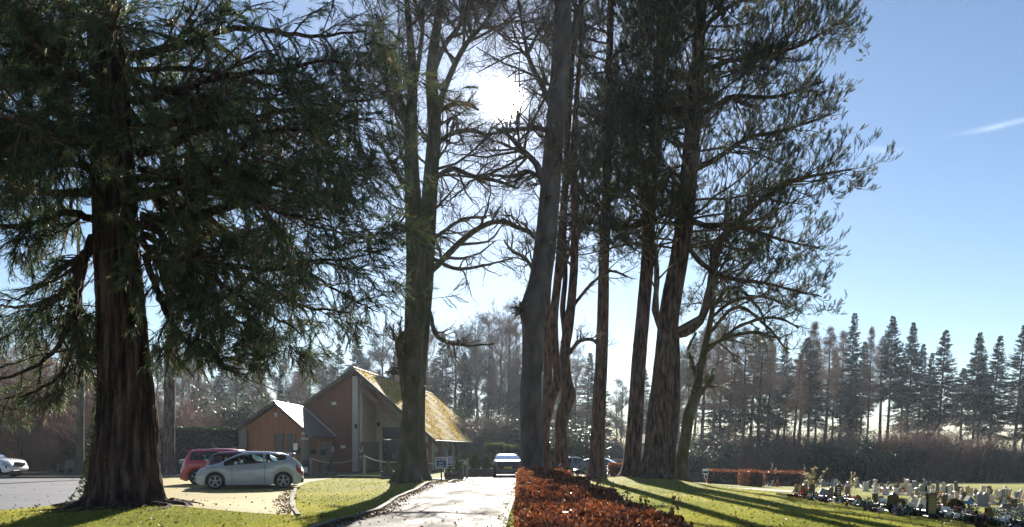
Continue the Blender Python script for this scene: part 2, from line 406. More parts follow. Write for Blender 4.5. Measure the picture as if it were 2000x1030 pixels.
ad = nd(nt, 'ShaderNodeMath', operation='MULTIPLY_ADD'); ad.inputs[1].default_value = 14; nt.links.new(n1.outputs['Fac'], ad.inputs[0]); nt.links.new(sx.outputs['Y'], ad.inputs[2])
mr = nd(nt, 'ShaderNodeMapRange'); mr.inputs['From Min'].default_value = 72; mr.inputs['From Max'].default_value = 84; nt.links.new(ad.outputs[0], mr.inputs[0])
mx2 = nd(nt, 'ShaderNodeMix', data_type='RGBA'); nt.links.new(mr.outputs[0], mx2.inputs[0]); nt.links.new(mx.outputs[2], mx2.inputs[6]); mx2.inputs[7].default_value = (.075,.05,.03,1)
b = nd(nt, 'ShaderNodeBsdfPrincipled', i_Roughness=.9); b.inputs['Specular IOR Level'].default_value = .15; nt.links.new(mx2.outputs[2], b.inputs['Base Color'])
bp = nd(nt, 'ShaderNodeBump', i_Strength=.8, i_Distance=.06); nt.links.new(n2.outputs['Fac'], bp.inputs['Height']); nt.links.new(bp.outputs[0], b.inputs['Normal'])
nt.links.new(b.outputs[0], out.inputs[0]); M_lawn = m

M_road = surf('tarmac drive', [(.28,(.03,.029,.026)),(.45,(.085,.08,.072)),(.58,(.13,.12,.105)),(.75,(.19,.175,.14))], scale=.9, rough=.66, bump=.7, bscale=55, spec=.10, bdist=.012)
def vary_gloss(m, lo, hi, sc):
    nt = m.node_tree; b = [n for n in nt.nodes if n.type == 'BSDF_PRINCIPLED'][0]; tc = [n for n in nt.nodes if n.type == 'TEX_COORD'][0]
    mp = nd(nt, 'ShaderNodeMapping'); mp.inputs['Scale'].default_value = (.8,.35,1); nt.links.new(tc.outputs['Object'], mp.inputs[0])
    no = nd(nt, 'ShaderNodeTexNoise', i_Scale=sc, i_Detail=7, i_Roughness=.65); nt.links.new(mp.outputs[0], no.inputs['Vector'])
    mr = nd(nt, 'ShaderNodeMapRange'); mr.inputs['From Min'].default_value = .35; mr.inputs['From Max'].default_value = .65; mr.inputs['To Min'].default_value = lo; mr.inputs['To Max'].default_value = hi
    nt.links.new(no.outputs['Fac'], mr.inputs[0]); nt.links.new(mr.outputs[0], b.inputs['Roughness'])
vary_gloss(M_road, .60, .92, 1.1)
M_asph = surf('car park asphalt', [(.3,(.10,.095,.10)),(.7,(.17,.165,.17))], scale=.6, rough=.6, bump=.5, bscale=45, stretch=(.25,1,1), spec=.5)
def brick_mat(name, c1, c2, mortar, sc, moss=None):
    m, nt, out = mat(name); tc = nd(nt, 'ShaderNodeTexCoord')
    br = nd(nt, 'ShaderNodeTexBrick', i_Scale=sc); br.inputs['Color1'].default_value = (*c1,1); br.inputs['Color2'].default_value = (*c2,1); br.inputs['Mortar'].default_value = (*mortar,1)
    br.inputs['Mortar Size'].default_value = .03; nt.links.new(tc.outputs['Object'], br.inputs['Vector'])
    b = nd(nt, 'ShaderNodeBsdfPrincipled', i_Roughness=.8); b.inputs['Specular IOR Level'].default_value = .3
    src = br.outputs[0]
    if moss:
        no = nd(nt, 'ShaderNodeTexNoise', i_Scale=.8, i_Detail=8, i_Roughness=.7); mp = nd(nt, 'ShaderNodeMapping'); mp.inputs['Scale'].default_value = (.5,1.6,1)
        nt.links.new(tc.outputs['Object'], mp.inputs[0]); nt.links.new(mp.outputs[0], no.inputs['Vector'])
        mx = nd(nt, 'ShaderNodeMix', data_type='RGBA'); nt.links.new(ramp(nt, no.outputs['Fac'], [(.30,(0,0,0)),(.52,(1,1,1))]), mx.inputs[0])
        nt.links.new(br.outputs[0], mx.inputs[6]); mx.inputs[7].default_value = (*moss,1); src = mx.outputs[2]
    nt.links.new(src, b.inputs['Base Color'])
    bp = nd(nt, 'ShaderNodeBump', i_Strength=.6, i_Distance=.02); n2 = nd(nt, 'ShaderNodeTexNoise', i_Scale=30.0, i_Detail=6); nt.links.new(tc.outputs['Object'], n2.inputs['Vector'])
    nt.links.new(n2.outputs['Fac'], bp.inputs['Height']); nt.links.new(bp.outputs[0], b.inputs['Normal']); nt.links.new(b.outputs[0], out.inputs[0]); return m
M_mossy = brick_mat('mossy block paving', (.22,.17,.11), (.16,.13,.09), (.09,.08,.04), 4.0, moss=(.27,.215,.05))
M_block = brick_mat('brown block paving', (.24,.19,.14), (.19,.15,.11), (.10,.08,.06), 4.0)
M_path = surf('gravel path', [(.3,(.30,.26,.21)),(.7,(.42,.38,.32))], scale=8, rough=.85, bump=.5, bscale=60)
M_kerb = surf('old kerb stone', [(.3,(.05,.05,.03)),(.6,(.12,.11,.08)),(.8,(.10,.12,.03))], scale=3, rough=.85, bump=.5)
# ------------------------------------------------------------------ tree materials and templates
M_seqbark = surf('fibrous red bark', [(.36,(0.0075,0.005,0.005)),(.46,(0.035,0.02125,0.0175)),(.56,(0.08125,0.0475,0.0375)),(.7,(0.1625,0.11,0.09))], scale=1.5, stretch=(6,6,.55), rough=.9, bump=1.0, bscale=2.2, bdist=.16, spec=.2, detail=10)
M_beech = surf('grey beech bark', [(.32,(0.02456,0.02022,0.02106)),(.45,(0.0692,0.05661,0.05686)),(.6,(0.1116,0.09098,0.09266)),(.75,(0.1674,0.1365,0.1369))], scale=2.2, stretch=(1,1,.45), rough=.75, bump=.7, bscale=5, bdist=.05, spec=.35, detail=9)
M_mossbark = surf('mossy grey bark', [(.3,(0.0325,0.039,0.013)),(.45,(0.065,0.065,0.0312)),(.58,(0.0975,0.0845,0.065)),(.75,(0.169,0.156,0.13))], scale=2.4, stretch=(1.3,1.3,.5), rough=.85, bump=.9, bscale=7, bdist=.05, spec=.25, detail=9)
M_pinebark = surf('plated pine bark', [(.36,(0.0162,0.01215,0.0108)),(.47,(0.0675,0.0459,0.0378)),(.58,(0.1283,0.0891,0.0756)),(.72,(0.216,0.1688,0.1485))], scale=1.8, stretch=(4.5,4.5,.9), rough=.9, bump=1.0, bscale=2.4, bdist=.12, spec=.25, detail=10)
M_redbark = surf('reddish bark', [(.36,(0.0182,0.0117,0.0091)),(.47,(0.0715,0.039,0.0286)),(.58,(0.13,0.0754,0.0546)),(.72,(0.208,0.13,0.0975))], scale=2.2, stretch=(4,4,1), rough=.85, bump=1.0, bscale=2.8, bdist=.08, detail=10)
M_twig = surf('bare twigs', [(.3,(0.065,0.052,0.0429)),(.7,(0.143,0.1144,0.091))], scale=3, rough=.8, bump=0)
M_twigred = surf('reddish bare twigs', [(.3,(.15,.08,.055)),(.7,(.28,.16,.115))], scale=1.5, rough=.8, bump=0)
M_seqleaf = leafmat('sequoia sprays', [(.0,(.03,.05,.032)),(.5,(.062,.10,.048)),(.85,(.11,.14,.05)),(1,(.20,.14,.07))], trans=.5, rough=.5)
M_pineleaf = leafmat('pine needles', [(.0,(.035,.05,.044)),(.6,(.07,.09,.062)),(.9,(.12,.13,.06)),(1,(.22,.16,.075))], trans=.45, rough=.5)
M_spruce = leafmat('spruce needles', [(.0,(.016,.036,.03)),(.7,(.032,.062,.048)),(1,(.055,.085,.055))], trans=.25, rough=.6)
M_ivy = leafmat('ivy and hanging leaf', [(0,(.02,.04,.012)),(.6,(.06,.085,.02)),(1,(.13,.13,.035))], trans=.4, rough=.4)
M_copper = leafmat('withered beech leaves', [(0,(.05,.02,.012)),(.4,(.17,.058,.026)),(.8,(.32,.115,.045)),(1,(.52,.31,.17))], trans=.45, rough=.28, spec=.8, tint=(1,.8,.65))
M_litter = leafmat('dry fallen leaves', [(0,(.05,.028,.014)),(.6,(.13,.08,.035)),(1,(.26,.17,.08))], trans=.25, rough=.6)
M_laurel = leafmat('laurel leaves', [(0,(.012,.03,.014)),(.7,(.03,.06,.022)),(1,(.08,.10,.03))], trans=.3, rough=.35, spec=.5)
M_yew = leafmat('clipped conifer leaf', [(0,(.03,.05,.012)),(.7,(.075,.11,.02)),(1,(.16,.19,.03))], trans=.45, rough=.5)
M_core = plain('hedge heart', (.03,.022,.016), rough=.95)

def blades(n, spread, length, width, along, seed, lead=True):
    """template along +X: n thin triangles leaving the axis"""
    g = np.random.default_rng(seed); v = []; t = []
    if lead:
        v += [[0,-width*.5,0],[0,width*.5,0],[1,0,0]]; t.append([0,1,2])
        v += [[0,0,-width*.5],[0,0,width*.5],[1,0,0]]; t.append([3,4,5])
    for k in range(n):
        x0 = along[0]+(along[1]-along[0])*(k+.5)/n; a = k*2.4+g.uniform(-.3,.3); s = R_(spread)*g.uniform(.75,1.25); L = length*g.uniform(.7,1.2)
        d = np.array([math.cos(s), math.sin(s)*math.cos(a), math.sin(s)*math.sin(a)]); p = np.array([x0,0,0])
        q = np.cross(d, [1,0,0]); q = q/np.linalg.norm(q)*width*.5; i = len(v)
        v += [list(p-q), list(p+q), list(p+d*L)]; t.append([i,i+1,i+2])
    return np.array(v), np.array(t)
T_cord = blades(13, 36, .38, .045, (.08,.85), 1)
T_tuft = blades(30, 34, .42, .034, (.0,.74), 2, lead=False)
T_flat = (np.array([[0,0,0],[.5,-.09,-.03],[1,0,-.12],[.5,.09,-.03],[.25,-.05,0],[.55,-.42,-.1],[.45,-.2,0],[.25,.05,0],[.55,.42,-.1],[.45,.2,0],[.5,-.05,0],[.8,-.35,-.12],[.66,-.16,0],[.5,.05,0],[.8,.35,-.12],[.66,.16,0]]),
          np.array([[0,1,2],[0,2,3],[4,5,6],[7,9,8],[10,11,12],[13,15,14]]))
T_leaf = (np.array([[0,0,0],[.5,-.32,.06],[1,0,0],[.5,.32,.06]]), np.array([[0,1,2],[0,2,3]]))

def px_line(pts, Y, dY=0.0):
    """picture points (x, y, width) at depth Y -> rows (x,y,z,r); dY is how far the end lies behind the start"""
    out = []
    for k, p in enumerate(pts):
        y = Y + dY*k/max(1, len(pts)-1); q = P(p[0], p[1], y); out.append([*q, p[2]/2/F*y])
    return np.array(out)
def root_of(px, py, Y):
    q = P(px, py, Y); return np.array([q[0], Y, float(gz(q[0], Y))])

SEQ = (-9.0, 17.3)
T2 = root_of(795, 950, 29.2); T2B = root_of(823, 940, 31.2); T3 = root_of(1040, 955, 28.0)
T5 = root_of(1165, 937, 36.5); T6 = root_of(1232, 937, 36.8); T7 = root_of(1280, 938, 35.6); T8 = root_of(1328, 937, 38.5)
for (x, y), h, r in (((SEQ), .28, 2.6), (T2[:2], .22, 1.7), (T2B[:2], .12, 1.3), (T7[:2], .30, 2.0), (T6[:2], .12, 1.1), (T5[:2], .12, 1.1), (T8[:2], .12, 1.2)):
    MOUNDS.append((x, y, h, r))

def ground_first(rows):
    rows = np.array(rows); rows[0,2] = float(gz(rows[0,0], rows[0,1])) - .12; return rows
def poly_pack(lines, K):
    a = np.stack([resample(l, K) for l in lines]); return a[:,:,:3], np.maximum(a[:,:,3], .012)

# ------------------------------------------------------------------ bare broadleaf trees near the drive
def bare_tree(name, label, Y, stems, limbs, bark, seed, n1=16, n2=7, n3=6, n4=4, S=26, l1=(2.0,5.0), flare=.35, t0=.35, azi=None, twig=None, keep=None, leaves=0, group=None, leafm=None, lsize=(.05,.09), slim=1.0):
    g = np.random.default_rng(seed)
    stems = [([(a, b, c*slim) for a, b, c in st_], dy, fg) for st_, dy, fg in stems]
    rows = [ground_first(px_line(s, Y+dy, 0)) if k == 0 or fg else px_line(s, Y+dy, 0) for k, (s, dy, fg) in enumerate(stems)]
    root = thing(name, label, 'tree', (rows[0][0][0], rows[0][0][1], rows[0][0][2]+.12), group=group)
    mb = MB()
    for k, r in enumerate(rows):
        trunk_tube(mb, r, S=S if k == 0 else 18, rows=110, amp=.04, ks=(2,3,5,8,11), flare=flare if (k == 0 or stems[k][2]) else 0, fh=.45, gen=g)
    hl = [px_line(l, Y, dy) for l, dy in limbs]
    for h in hl: mb.tube(resample(h, 24)[:,:3] + g.normal(0, .015, (24,3)), resample(h, 24)[:,3], 9)
    mb.build('trunk', bark, root)
    lines, rads = poly_pack(rows, 14)
    c = MB()
    p1, r1 = grow(lines, lines[:,:,0]*0+np.minimum(rads, .11), n1, t0, .98, lambda t, pl, M: g.uniform(l1[0], l1[1], M)*(1.25-.7*t), 62, 9, up=(.03,.10), wob=.16, rfac=.6, gen=g, azi=azi)
    if keep is not None:
        k = keep(p1[:,-1]); p1, r1 = p1[k], r1[k]
    if hl:
        ph, rh = poly_pack(hl, 9); p1 = np.concatenate([p1, ph]); r1 = np.concatenate([r1, rh])
    c.tubes(p1, r1, 6)
    p2, r2 = grow(p1, r1, n2, .12, .98, lambda t, pl, M: pl*g.uniform(.25,.6,M)*(1.15-.6*t), 48, 7, up=.04, wob=.2, rfac=.6, rmin=.010, gen=g); c.tubes(p2, r2, 5)
    p3, r3 = grow(p2, r2, n3, .1, 1, lambda t, pl, M: np.maximum(pl*g.uniform(.3,.65,M), .4), 45, 5, up=.03, wob=.22, rfac=.62, rmin=.007, gen=g)
    off = lambda q: np.hypot(1000+F*q[:,-1,0]/q[:,-1,1]-985, HY-F*(q[:,-1,2]-EYE)/q[:,-1,1]-195) > 52
    kk = off(p3); p3, r3 = p3[kk], r3[kk]; c.tubes(p3, r3, 3)
    p4, r4 = grow(p3, r3, n4, .15, 1, lambda t, pl, M: np.maximum(pl*g.uniform(.35,.7,M), .25), 42, 4, up=.02, wob=.2, rfac=.7, rmin=.0055, gen=g); c.tubes(p4, r4, 3)
    if leaves:
        k = g.integers(0, len(p4), leaves); c.bake(*(T_cord if leafm else T_leaf), p4[k,g.integers(0,4,leaves)], g.normal(0,.5,(leaves,3))+np.array([0,0,-.7 if leafm else 0]), g.uniform(*lsize,leaves), m=1, gen=g)
    c.build('crown', [twig or M_twig, leafm or M_copper], root)
    return root

bare_tree('beech_tree', 'mossy grey bare tree with swollen base and a burr, left of the drive', 29.2,
    [([(795,955,72),(796,925,58),(797,890,48),(803,800,42),(806,700,44),(811,600,48),(812,500,44),(808,420,40),(804,330,34),(803,240,28),(806,150,22),(800,60,16),(790,-50,10),(785,-160,4)], 0, True),
     ([(806,300,16),(790,230,13),(772,160,9),(748,95,7),(735,30,4)], .1, False),
     ([(804,200,14),(818,120,11),(826,50,8),(830,-60,4)], -.2, False)],
    [([(796,820,14),(783,690,18),(780,668,16),(788,650,8)], -.6),
     ([(800,380,12),(770,330,9),(745,285,7),(715,262,4)], 1.2), ([(803,260,11),(775,215,9),(752,160,6),(735,120,4)], -1.5)],
    M_mossbark, 3, slim=.84, n1=13, n2=8, n3=6, n4=3, t0=.48, keep=lambda e: (e[:,2] > 7.0))
bare_tree('beech_tree', 'tall bare grey tree directly behind the mossy one, a long arched limb reaching right', 31.2,
    [([(823,940,52),(822,915,34),(819,850,26),(820,740,26),(826,640,30),(831,540,36),(835,440,36),(842,340,32),(848,250,29),(843,160,26),(848,90,22),(860,10,16),(868,-90,10),(872,-190,4)], 0, True),
     ([(846,250,15),(870,170,13),(905,95,11),(950,40,8),(985,-20,5)], -.5, False),
     ([(843,150,13),(868,90,11),(900,45,9),(925,-30,5)], .8, False)],
    [([(842,530,13),(872,500,12),(905,468,11),(945,440,10),(985,432,8),(1015,445,5)], -1.5),
     ([(840,610,9),(850,650,8),(872,668,7),(910,675,5),(965,672,3)], -2.0),
     ([(845,505,8),(890,525,7),(940,520,5),(1000,505,3)], 1.8),
     ([(850,350,9),(880,330,9),(925,345,8),(965,352,7),(1010,368,4)], -1.5), ([(846,290,9),(880,262,9),(920,255,8),(955,268,6)], 1.2),
     ([(848,225,9),(880,205,8),(905,202,7),(935,215,4)], -.8),
     ([(842,470,8),(870,450,7),(905,428,6),(950,425,4)], 2.0)],
    M_mossbark, 5, slim=.9, n1=15, n2=9, n3=6, n4=3, t0=.40, keep=lambda e: (e[:,2] > 8.0))
bare_tree('beech_tree', 'smooth grey beech trunk with a knob on its left, behind the copper hedge end', 28.0,
    [([(1040,960,64),(1040,925,48),(1038,850,44),(1036,780,42),(1040,700,42),(1041,640,44),(1041,605,50),(1053,550,42),(1064,480,42),(1072,400,40),(1080,300,38),(1089,200,38),(1096,100,36),(1100,0,32),(1104,-110,22),(1108,-260,7)], 0, True),
     ([(1070,385,15),(1056,345,14),(1045,318,12),(1012,285,9),(990,262,7),(965,250,4)], -.6, False),
     ([(1085,230,13),(1060,170,11),(1035,120,9),(1022,60,6),(1010,-10,4)], .5, False),
     ([(1092,120,13),(1120,60,11),(1135,0,8),(1150,-80,4)], .3, False)],
    [([(1036,628,24),(1022,608,20),(1013,603,9)], -.2),
     ([(1052,470,9),(1030,452,9),(1000,440,8),(980,432,6),(950,440,3)], 1.0), ([(1060,350,9),(1030,335,8),(1000,345,7),(960,342,4)], -1.2),
     ([(1078,260,9),(1045,250,9),(1000,255,7),(960,262,4)], 1.0), ([(1055,540,8),(1025,505,7),(1000,490,5),(985,470,3)], -1.5)],
    M_beech, 8, n1=14, n2=8, n3=6, n4=3, t0=.45, keep=lambda e: (e[:,2] > 8.0))
bare_tree('bare_tree', 'slim crooked reddish trunk just right of the smooth beech, middle one of three', 38.0,
    [([(1066,935,26),(1066,890,20),(1064,840,18),(1076,780,20),(1090,740,20),(1084,690,17),(1082,620,17),(1089,550,16),(1096,470,15),(1103,380,14),(1108,280,12),(1114,180,10),(1122,60,8),(1126,-60,4)], 0, True)],
    [([(1088,560,8),(1110,500,7),(1135,440,6),(1150,380,4)], -1.5)], M_redbark, 12, n1=16, n2=6, n3=5, n4=3, S=16, flare=.2, t0=.4, keep=lambda e: e[:,2] > 6.5)
bare_tree('bare_tree', 'thinnest reddish trunk half hidden behind the right edge of the smooth beech', 41.0,
    [([(1059,930,18),(1062,850,15),(1070,740,17),(1068,660,15),(1070,560,14),(1080,480,13),(1086,380,12),(1090,250,10),(1096,120,7),(1100,-20,4)], 0, True)],
    [], M_redbark, 14, n1=12, n2=6, n3=5, n4=3, S=14, flare=.15, t0=.45, keep=lambda e: e[:,2] > 7)
bare_tree('bare_tree', 'knobbly forked brown trunk between the smooth beech and the straight pine, beside the small post', 33.5,
    [([(1100,945,42),(1100,925,31),(1096,870,25),(1097,820,24),(1110,775,28),(1106,740,22),(1103,690,19),(1110,640,20),(1117,580,17),(1122,500,16),(1122,400,14),(1120,300,13),(1126,200,10),(1135,80,7),(1140,-40,4)], 0, True),
     ([(1106,690,12),(1102,640,11),(1099,600,11),(1104,540,10),(1102,460,9),(1105,380,7),(1110,260,4)], .3, False)],
    [([(1112,690,8),(1130,668,7),(1155,664,6),(1175,680,4)], -1), ([(1118,600,7),(1150,560,6),(1190,530,5),(1225,540,3)], 1.5)],
    M_redbark, 16, n1=10, n2=6, n3=5, n4=3, S=18, flare=.3, t0=.4, keep=lambda e: e[:,2] > 5.5)
bare_tree('bare_tree', 'straight grey brown trunk standing alone behind the parked cars by the laurel hedge', 49.0,
    [([(330,925,26),(330,880,22),(331,800,21),(332,700,20),(334,600,18),(336,480,15),(338,350,12),(340,200,8),(342,60,4)], 0, True)],
    [], M_pinebark, 18, n1=14, n2=5, n3=4, n4=2, S=14, flare=.1, t0=.3, keep=lambda e: e[:,2] > 6)
bare_tree('bare_tree', 'thin greenish trunk in front of the hedge beside the wooden bench', 50.0,
    [([(156,895,16),(157,860,13),(158,780,12),(158,680,10),(156,560,8),(152,440,5),(150,330,3)], 0, True)],
    [], M_mossbark, 19, n1=14, n2=5, n3=4, n4=2, S=12, flare=.2, t0=.25, l1=(1.5,3.2))
bare_tree('oak_tree', 'leaning dark trunk clothed in ivy right of the great pine, hung with yellow green sprays', 38.5,
    [([(1326,940,50),(1331,905,27),(1338,860,22),(1346,810,22),(1357,770,17),(1368,720,15),(1381,660,12),(1392,600,10),(1400,520,6),(1405,450,3)], 0, True)],
    [([(1352,800,12),(1364,775,11),(1378,755,9),(1392,735,5)], .2), ([(1375,690,7),(1440,640,6),(1510,620,5),(1560,640,3)], -.5), ([(1385,650,7),(1440,600,6),(1500,640,5),(1540,690,3)], .8), ([(1392,600,7),(1430,560,6),(1480,600,4),(1500,650,3)], -.8), ([(1362,745,8),(1350,705,8),(1345,680,6),(1360,650,4)], 1), ([(1378,680,8),(1420,660,7),(1470,650,6),(1525,662,4)], -1.5), ([(1390,620,7),(1430,590,6),(1490,580,5),(1545,600,3)], 1.6)],
    M_mossbark, 21, n1=12, n2=7, n3=5, n4=3, S=16, flare=.35, t0=.62, l1=(2.5,4.6), leaves=7500, leafm=M_ivy, lsize=(.12,.30))

# ------------------------------------------------------------------ pines on the right
def pine_tree(name, label, Y, stems, limbs, bark, seed, n1=26, t0=.4, l1=(3,6.5), n2=7, n3=4, ntuft=3, S=26, flare=.25, tuft=(.24,.42), zmin=7.0, azi=None, amp=.05, slim=1.0):
    g = np.random.default_rng(seed)
    stems = [([(a, b, c*slim) for a, b, c in st_], dy, fg) for st_, dy, fg in stems]
    rows = [ground_first(px_line(s, Y+dy)) if fg else px_line(s, Y+dy) for s, dy, fg in stems]
    root = thing(name, label, 'tree', (rows[0][0][0], rows[0][0][1], rows[0][0][2]+.12))
    mb = MB()
    for k, r in enumerate(rows): trunk_tube(mb, r, S=S if k == 0 else 18, rows=90, amp=amp, ks=(5,9,12), flare=flare if stems[k][2] else 0, fh=.5, gen=g)
    hl = [px_line(l, Y, dy) for l, dy in limbs]
    for h in hl: mb.tube(resample(h, 30)[:,:3]+g.normal(0,.02,(30,3)), resample(h, 30)[:,3], 9)
    mb.build('trunk', bark, root)
    lines, rads = poly_pack(rows[:1], 16); c = MB()
    p1, r1 = grow(lines, np.minimum(rads,.12), n1, t0, .98, lambda t, pl, M: g.uniform(l1[0], l1[1], M)*(1.15-.55*t), 78, 9, up=(-.03,.06), wob=.12, rfac=.55, gen=g, azi=azi)
    k = p1[:,-1,2] > zmin; p1, r1 = p1[k], r1[k]
    if hl: ph, rh = poly_pack(hl, 9); 
    if hl: p1 = np.concatenate([p1, ph, ph, ph]); r1 = np.concatenate([r1, rh, rh, rh])
    c.tubes(p1[:len(p1)-2*len(hl)], r1[:len(p1)-2*len(hl)], 5)
    p2, r2 = grow(p1, r1, n2, .25, .98, lambda t, pl, M: np.clip(pl*g.uniform(.22,.5,M)*(1.2-.6*t), .5, 2.0), 50, 6, up=.06, wob=.14, rfac=.5, rmin=.012, gen=g); c.tubes(p2, r2, 4)
    p3, r3 = grow(np.concatenate([p2, p1[:, [1,3,5,6,7,8]]]), np.concatenate([r2, r1[:, [1,3,5,6,7,8]]]), n3, .3, 1, lambda t, pl, M: g.uniform(.4,1.0,M), 45, 4, up=.16, wob=.14, rfac=.5, rmin=.009, gen=g); c.tubes(p3, r3, 3)
    for q, n in ((p3, ntuft), (p2, ntuft+1)):
        i = np.repeat(np.arange(len(q)), n); M = len(i); f = np.clip(1-np.abs(g.normal(0,.28,M)), .2, 1)*(q.shape[1]-1)
        a = np.clip(f.astype(int), 0, q.shape[1]-2); ww = (f-a)[:,None]; pos = q[i,a]*(1-ww)+q[i,a+1]*ww
        d = norm(q[i,a+1]-q[i,a])*.7+np.array([0,0,.75])+g.normal(0,.32,(M,3))
        c.bake(*T_tuft, pos, d, g.uniform(tuft[0], tuft[1], M), m=1, gen=g)
    c.build('crown', [M_twig, M_pineleaf], root)
    return root

pine_tree('pine_tree', 'great pine with massive double trunk, one thick limb curving up to the right', 35.6,
    [([(1278,945,84),(1279,920,66),(1281,890,56),(1289,800,53),(1299,700,47),(1309,600,45),(1327,500,41),(1341,400,39),(1349,300,37),(1357,200,33),(1364,100,28),(1371,0,22),(1376,-120,14),(1380,-280,4)], 0, True),
     ([(1302,945,44),(1306,915,32),(1310,870,26),(1317,800,24),(1321,720,18),(1322,660,12)], .35, True)],
    [([(1320,652,20),(1345,648,17),(1368,626,16),(1384,585,15),(1391,525,14),(1398,478,13),(1420,455,13),(1455,420,12),(1490,390,10),(1520,368,9),(1560,348,7),(1610,340,5),(1665,330,3)], -1.5),
     ([(1300,668,14),(1286,630,12),(1279,600,11),(1284,550,10),(1276,480,9),(1262,400,8),(1244,350,6),(1235,280,4)], -.8),
     ([(1345,430,12),(1385,442,10),(1430,438,9),(1470,450,7),(1530,470,5),(1600,485,3)], 2.0),
     ([(1335,470,10),(1375,520,9),(1430,545,7),(1500,555,5),(1560,570,3),(1605,580,2)], -1.0),
     ([(1355,330,11),(1400,310,10),(1460,270,8),(1530,255,6),(1620,225,4)], 1.0),
     ([(1362,150,10),(1420,120,9),(1500,110,7),(1570,85,5),(1635,45,3)], -1.5),
     ([(1366,60,10),(1430,10,8),(1510,-15,6),(1590,-10,3)], 1.0),
     ([(1360,230,10),(1430,190,8),(1510,190,6),(1610,160,3)], 2.2)],
    M_pinebark, 31, n1=96, t0=.36, l1=(4.5,8.4), n2=13, n3=5, ntuft=4, S=40, amp=.05, slim=.86)
pine_tree('pine_tree', 'straight slender pine trunk nearest the small lectern, reddish below and dark above', 36.5,
    [([(1165,942,44),(1165,920,33),(1166,890,29),(1170,800,26),(1175,700,24),(1178,600,22),(1180,500,20),(1184,400,19),(1187,300,18),(1190,150,15),(1193,0,12),(1196,-160,5)], 0, True)],
    [([(1186,420,9),(1160,395,8),(1130,372,6),(1115,340,3)], -1), ([(1186,440,10),(1230,445,9),(1275,430,8),(1320,410,6)], -1.5)],
    M_redbark, 33, n1=42, t0=.42, l1=(2.2,4.8), n2=8, n3=4, ntuft=3, S=26, zmin=8.2)
pine_tree('pine_tree', 'leaning pine trunk just left of the great pine, its foot close to the root mound', 36.8,
    [([(1232,942,50),(1233,920,38),(1236,885,33),(1242,800,30),(1248,700,28),(1257,600,26),(1265,500,25),(1269,400,25),(1278,300,22),(1285,200,20),(1289,100,17),(1292,0,14),(1296,-160,5)], 0, True)],
    [([(1282,260,10),(1250,215,8),(1215,185,6),(1180,160,3)], 1), ([(1270,420,10),(1220,447,9),(1170,437,8),(1120,425,5)], -1.6)],
    M_pinebark, 35, n1=46, t0=.42, l1=(2.5,5.2), n2=8, n3=4, ntuft=3, S=28, zmin=8.0)

